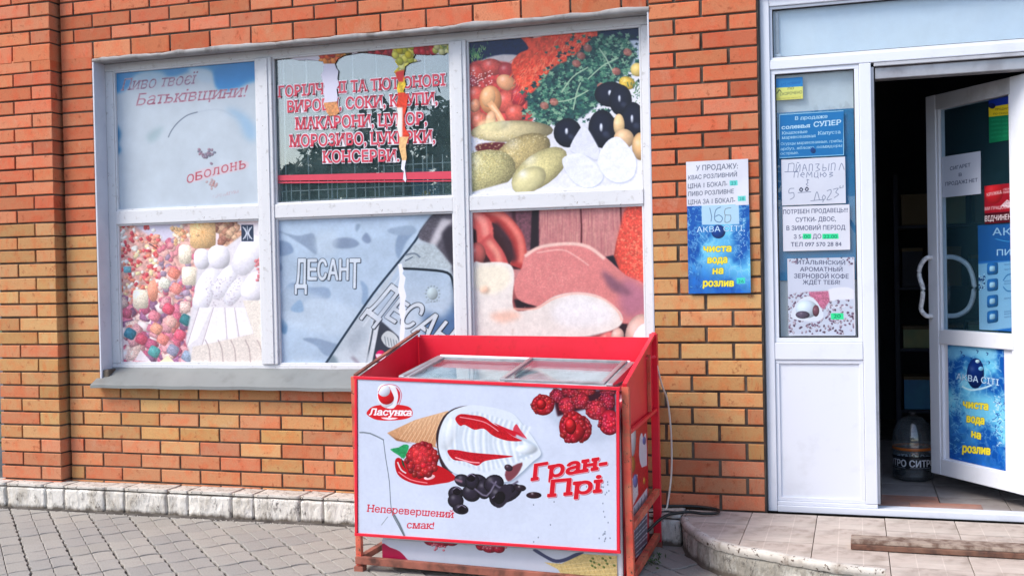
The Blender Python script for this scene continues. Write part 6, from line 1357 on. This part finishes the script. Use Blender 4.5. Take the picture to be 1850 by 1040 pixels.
# ------------------------------------------------------------------ cables, weeds
o = tube('white_cable', [(3.300, -.20, .86), (3.312, -.14, .76), (3.325, -.07, .68), (3.335, -.05, .55), (3.338, -.05, .42), (3.334, -.06, .30), (3.318, -.09, .17), (3.31, -.12, .156)], .0045, M['cablew'], None, 8, smooth_n=6)
tag(o, 'thin white cable hanging down the brick wall right of the freezer', 'cable')
o = tube('black_cable', [(3.20, -.42, .06), (3.26, -.36, .10), (3.33, -.23, .150), (3.42, -.155, .158), (3.50, -.155, .154), (3.555, -.13, .153), (3.56, -.06, .153), (3.50, .0-.018, .154), (3.42, -.012, .156), (3.34, -.03, .157), (3.27, -.05, .158), (3.19, -.10, .158)], .0075, M['cableb'], None, 8, smooth_n=8)
tag(o, 'black cable lying in a loop on the platform corner beside the freezer', 'cable')
o = tube('thin_black_cable', [(3.24, -.20, .158), (3.33, -.175, .160), (3.40, -.165, .158)], .004, M['cableb'], None, 6, smooth_n=5); tag(o, 'short black cable crossing the stone plinth beside the freezer', 'cable')
def leaves(name, pts, size, mat, parent=None, jit=1.0, seed=0):
    R = random.Random(seed); V = []; F = []
    for p in pts:
        a, b_ = Vector((R.gauss(0, 1), R.gauss(0, 1), R.gauss(0, .8))).normalized(), None
        t = a.cross(Vector((R.gauss(0, 1), R.gauss(0, 1), R.gauss(0, 1)))).normalized(); s_ = size*R.uniform(.6, 1.3); p = Vector(p); n0 = len(V)
        V += [p-a*s_, p+t*s_*.45, p+a*s_, p-t*s_*.45]; F.append((n0, n0+1, n0+2, n0+3))
    return mk(name, V, F, mat, parent)
pts = [(3.33+random.gauss(0, .018), -.52+random.gauss(0, .05), abs(random.gauss(.012, .012))) for _ in range(40)]
tag(leaves('weeds', pts, .010, M['leaf'], seed=2), kind='stuff')
# grit and fallen crumbs along the plinth foot
V = []; F = []; R = random.Random(9)
for k in range(700):
    x = R.uniform(-.7, 3.4); y = -.155-abs(R.gauss(0, .022)) if k < 420 else R.uniform(-1.5, -.2); s_ = R.uniform(.0012, .0045)*(1.3 if k < 420 else .8); z = R.uniform(-.004, .001); n0 = len(V)
    V += [(x+s_*R.uniform(.6, 1)*math.cos(t), y+s_*R.uniform(.6, 1)*math.sin(t), z) for t in (0, 1.3, 2.6, 3.9, 5.1)]+[(x, y, z+s_*.9)]; F += [(n0+i, n0+(i+1) % 5, n0+5) for i in range(5)]
mk('grit', V, F, M['stonetop'])['kind'] = 'stuff'

# ------------------------------------------------------------------ things behind the viewer, seen as reflections; shrub at the far corner
M['leafdark'] = wear_mat('dark_foliage', (.04, .09, .07), (.02, .05, .04), (.09, .14, .06), 3, rough=.7, bumps=0)
def tree(x, y, h, r, label, seed, grp='trees across the street'):
    R = random.Random(seed); t = empty('tree', (x, y, -.07), label, 'tree', grp)
    tr = [(x, y, -.07)]
    for k in range(1, 6): tr.append((x+R.gauss(0, .12), y+R.gauss(0, .12), h*.14*k))
    tube('trunk', tr, [.16, .14, .12, .10, .08, .05], M['bark'], t, 8)
    for k in range(5):
        a = R.random()*6.28; z0 = h*(.32+.07*k); tube('limb', [(x, y, z0), (x+r*.35*math.cos(a), y+r*.35*math.sin(a), z0+h*.12), (x+r*.7*math.cos(a), y+r*.7*math.sin(a), z0+h*.2)], [.07, .045, .02], M['bark'], t, 6)
    pts = []
    for k in range(34):
        a = R.random()*6.28; rr = r*math.sqrt(R.random()); cz = h*(.42+.5*R.random()); sh = math.sqrt(max(.05, 1-((cz/h-.62)/.42)**2)); cx, cy = x+rr*sh*math.cos(a), y+rr*sh*math.sin(a); q = r*R.uniform(.16, .34)
        for j in range(120):
            v = Vector((R.gauss(0, 1), R.gauss(0, 1), R.gauss(0, .8))).normalized()*q*R.uniform(.5, 1.05); pts.append((cx+v.x, cy+v.y, cz+v.z))
    leaves('crown', pts, .16, M['leafdark'], t, seed=seed)
k = 0
lbls = ['tallest tree of the row reflected in the clear pane', 'broad tree at the left end of the row across the street', 'small round tree across the street', 'narrow tree across the street beside the tallest one', 'dense dark tree in the middle of the row across the street', 'tree with an open crown at the right end of the row', 'low tree across the street beside the dense dark one']
for (x, y, h, r), lb2 in zip([(-6.4, -22, 6.6, 2.2), (-13.8, -22.5, 5.2, 2.0), (-11.4, -24, 5.0, 1.8), (-3.6, -24, 5.8, 1.6), (-9.0, -22, 5.2, 2.0), (4.5, -23, 5.4, 2.2), (.3, -25, 5.0, 2.0)], lbls): tree(x, y, h, r, lb2, 11+k); k += 1
rk = empty('goods_rack', (4.75, 2.3, .165), 'dim goods rack deep inside behind the open doorway', 'rack')
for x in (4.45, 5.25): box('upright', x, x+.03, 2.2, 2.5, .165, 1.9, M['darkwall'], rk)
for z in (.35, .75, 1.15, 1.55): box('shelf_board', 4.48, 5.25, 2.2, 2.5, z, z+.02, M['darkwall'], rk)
M['ocher'] = plain('ochre_carton', (.12, .085, .04), .7)
R = random.Random(12); k = 0
for z, zn in ((.372, 'lowest'), (.772, 'second'), (1.172, 'third'), (1.572, 'top')):
    x = 4.50
    for q in ('left', 'middle', 'right'):
        wq, hq = R.uniform(.12, .2), R.uniform(.12, .26); e = empty('goods_box', (x+wq/2, 2.3, z), 'dim box standing at the %s of the %s shelf of the goods rack' % (q, zn), 'box', 'boxes on the goods rack')
        m_ = M[R.choice(['ocher', 'darkwall', 'bluebox', 'greenbox'])]; box('box_body', x, x+wq, 2.22, 2.42, z, z+hq, m_, e, .003); box('box_lid', x-.002, x+wq+.002, 2.218, 2.422, z+hq-.02, z+hq+.002, M['ocher'], e, .002); x += wq+R.uniform(.03, .07)
sh = empty('shrub', (-1.9, 1.5, -.07), 'green shrub growing beyond the left corner of the shop', 'shrub')
R = random.Random(4); pts = []
for k in range(26):
    c0 = Vector((-1.9+R.gauss(0, .45), 1.5+R.gauss(0, .4), .1+R.random()*1.2))
    for j in range(60): v = Vector((R.gauss(0, 1), R.gauss(0, 1), R.gauss(0, 1))).normalized()*R.uniform(.1, .28); pts.append(c0+v)
leaves('foliage', pts, .035, M['leaf'], sh, seed=5)
tube('stem', [(-1.9, 1.5, -.07), (-1.85, 1.5, .4), (-1.9, 1.48, .9)], [.03, .025, .012], M['bark'], sh, 6)
bd_ = empty('rear_wall', (-.5, 2, 0), 'plain side wall of the shop behind the brick pillar', 'wall'); box('wall_face', -.66, -.655, .12, 3.5, -.05, 3.2, M['mortar'], bd_, 0)
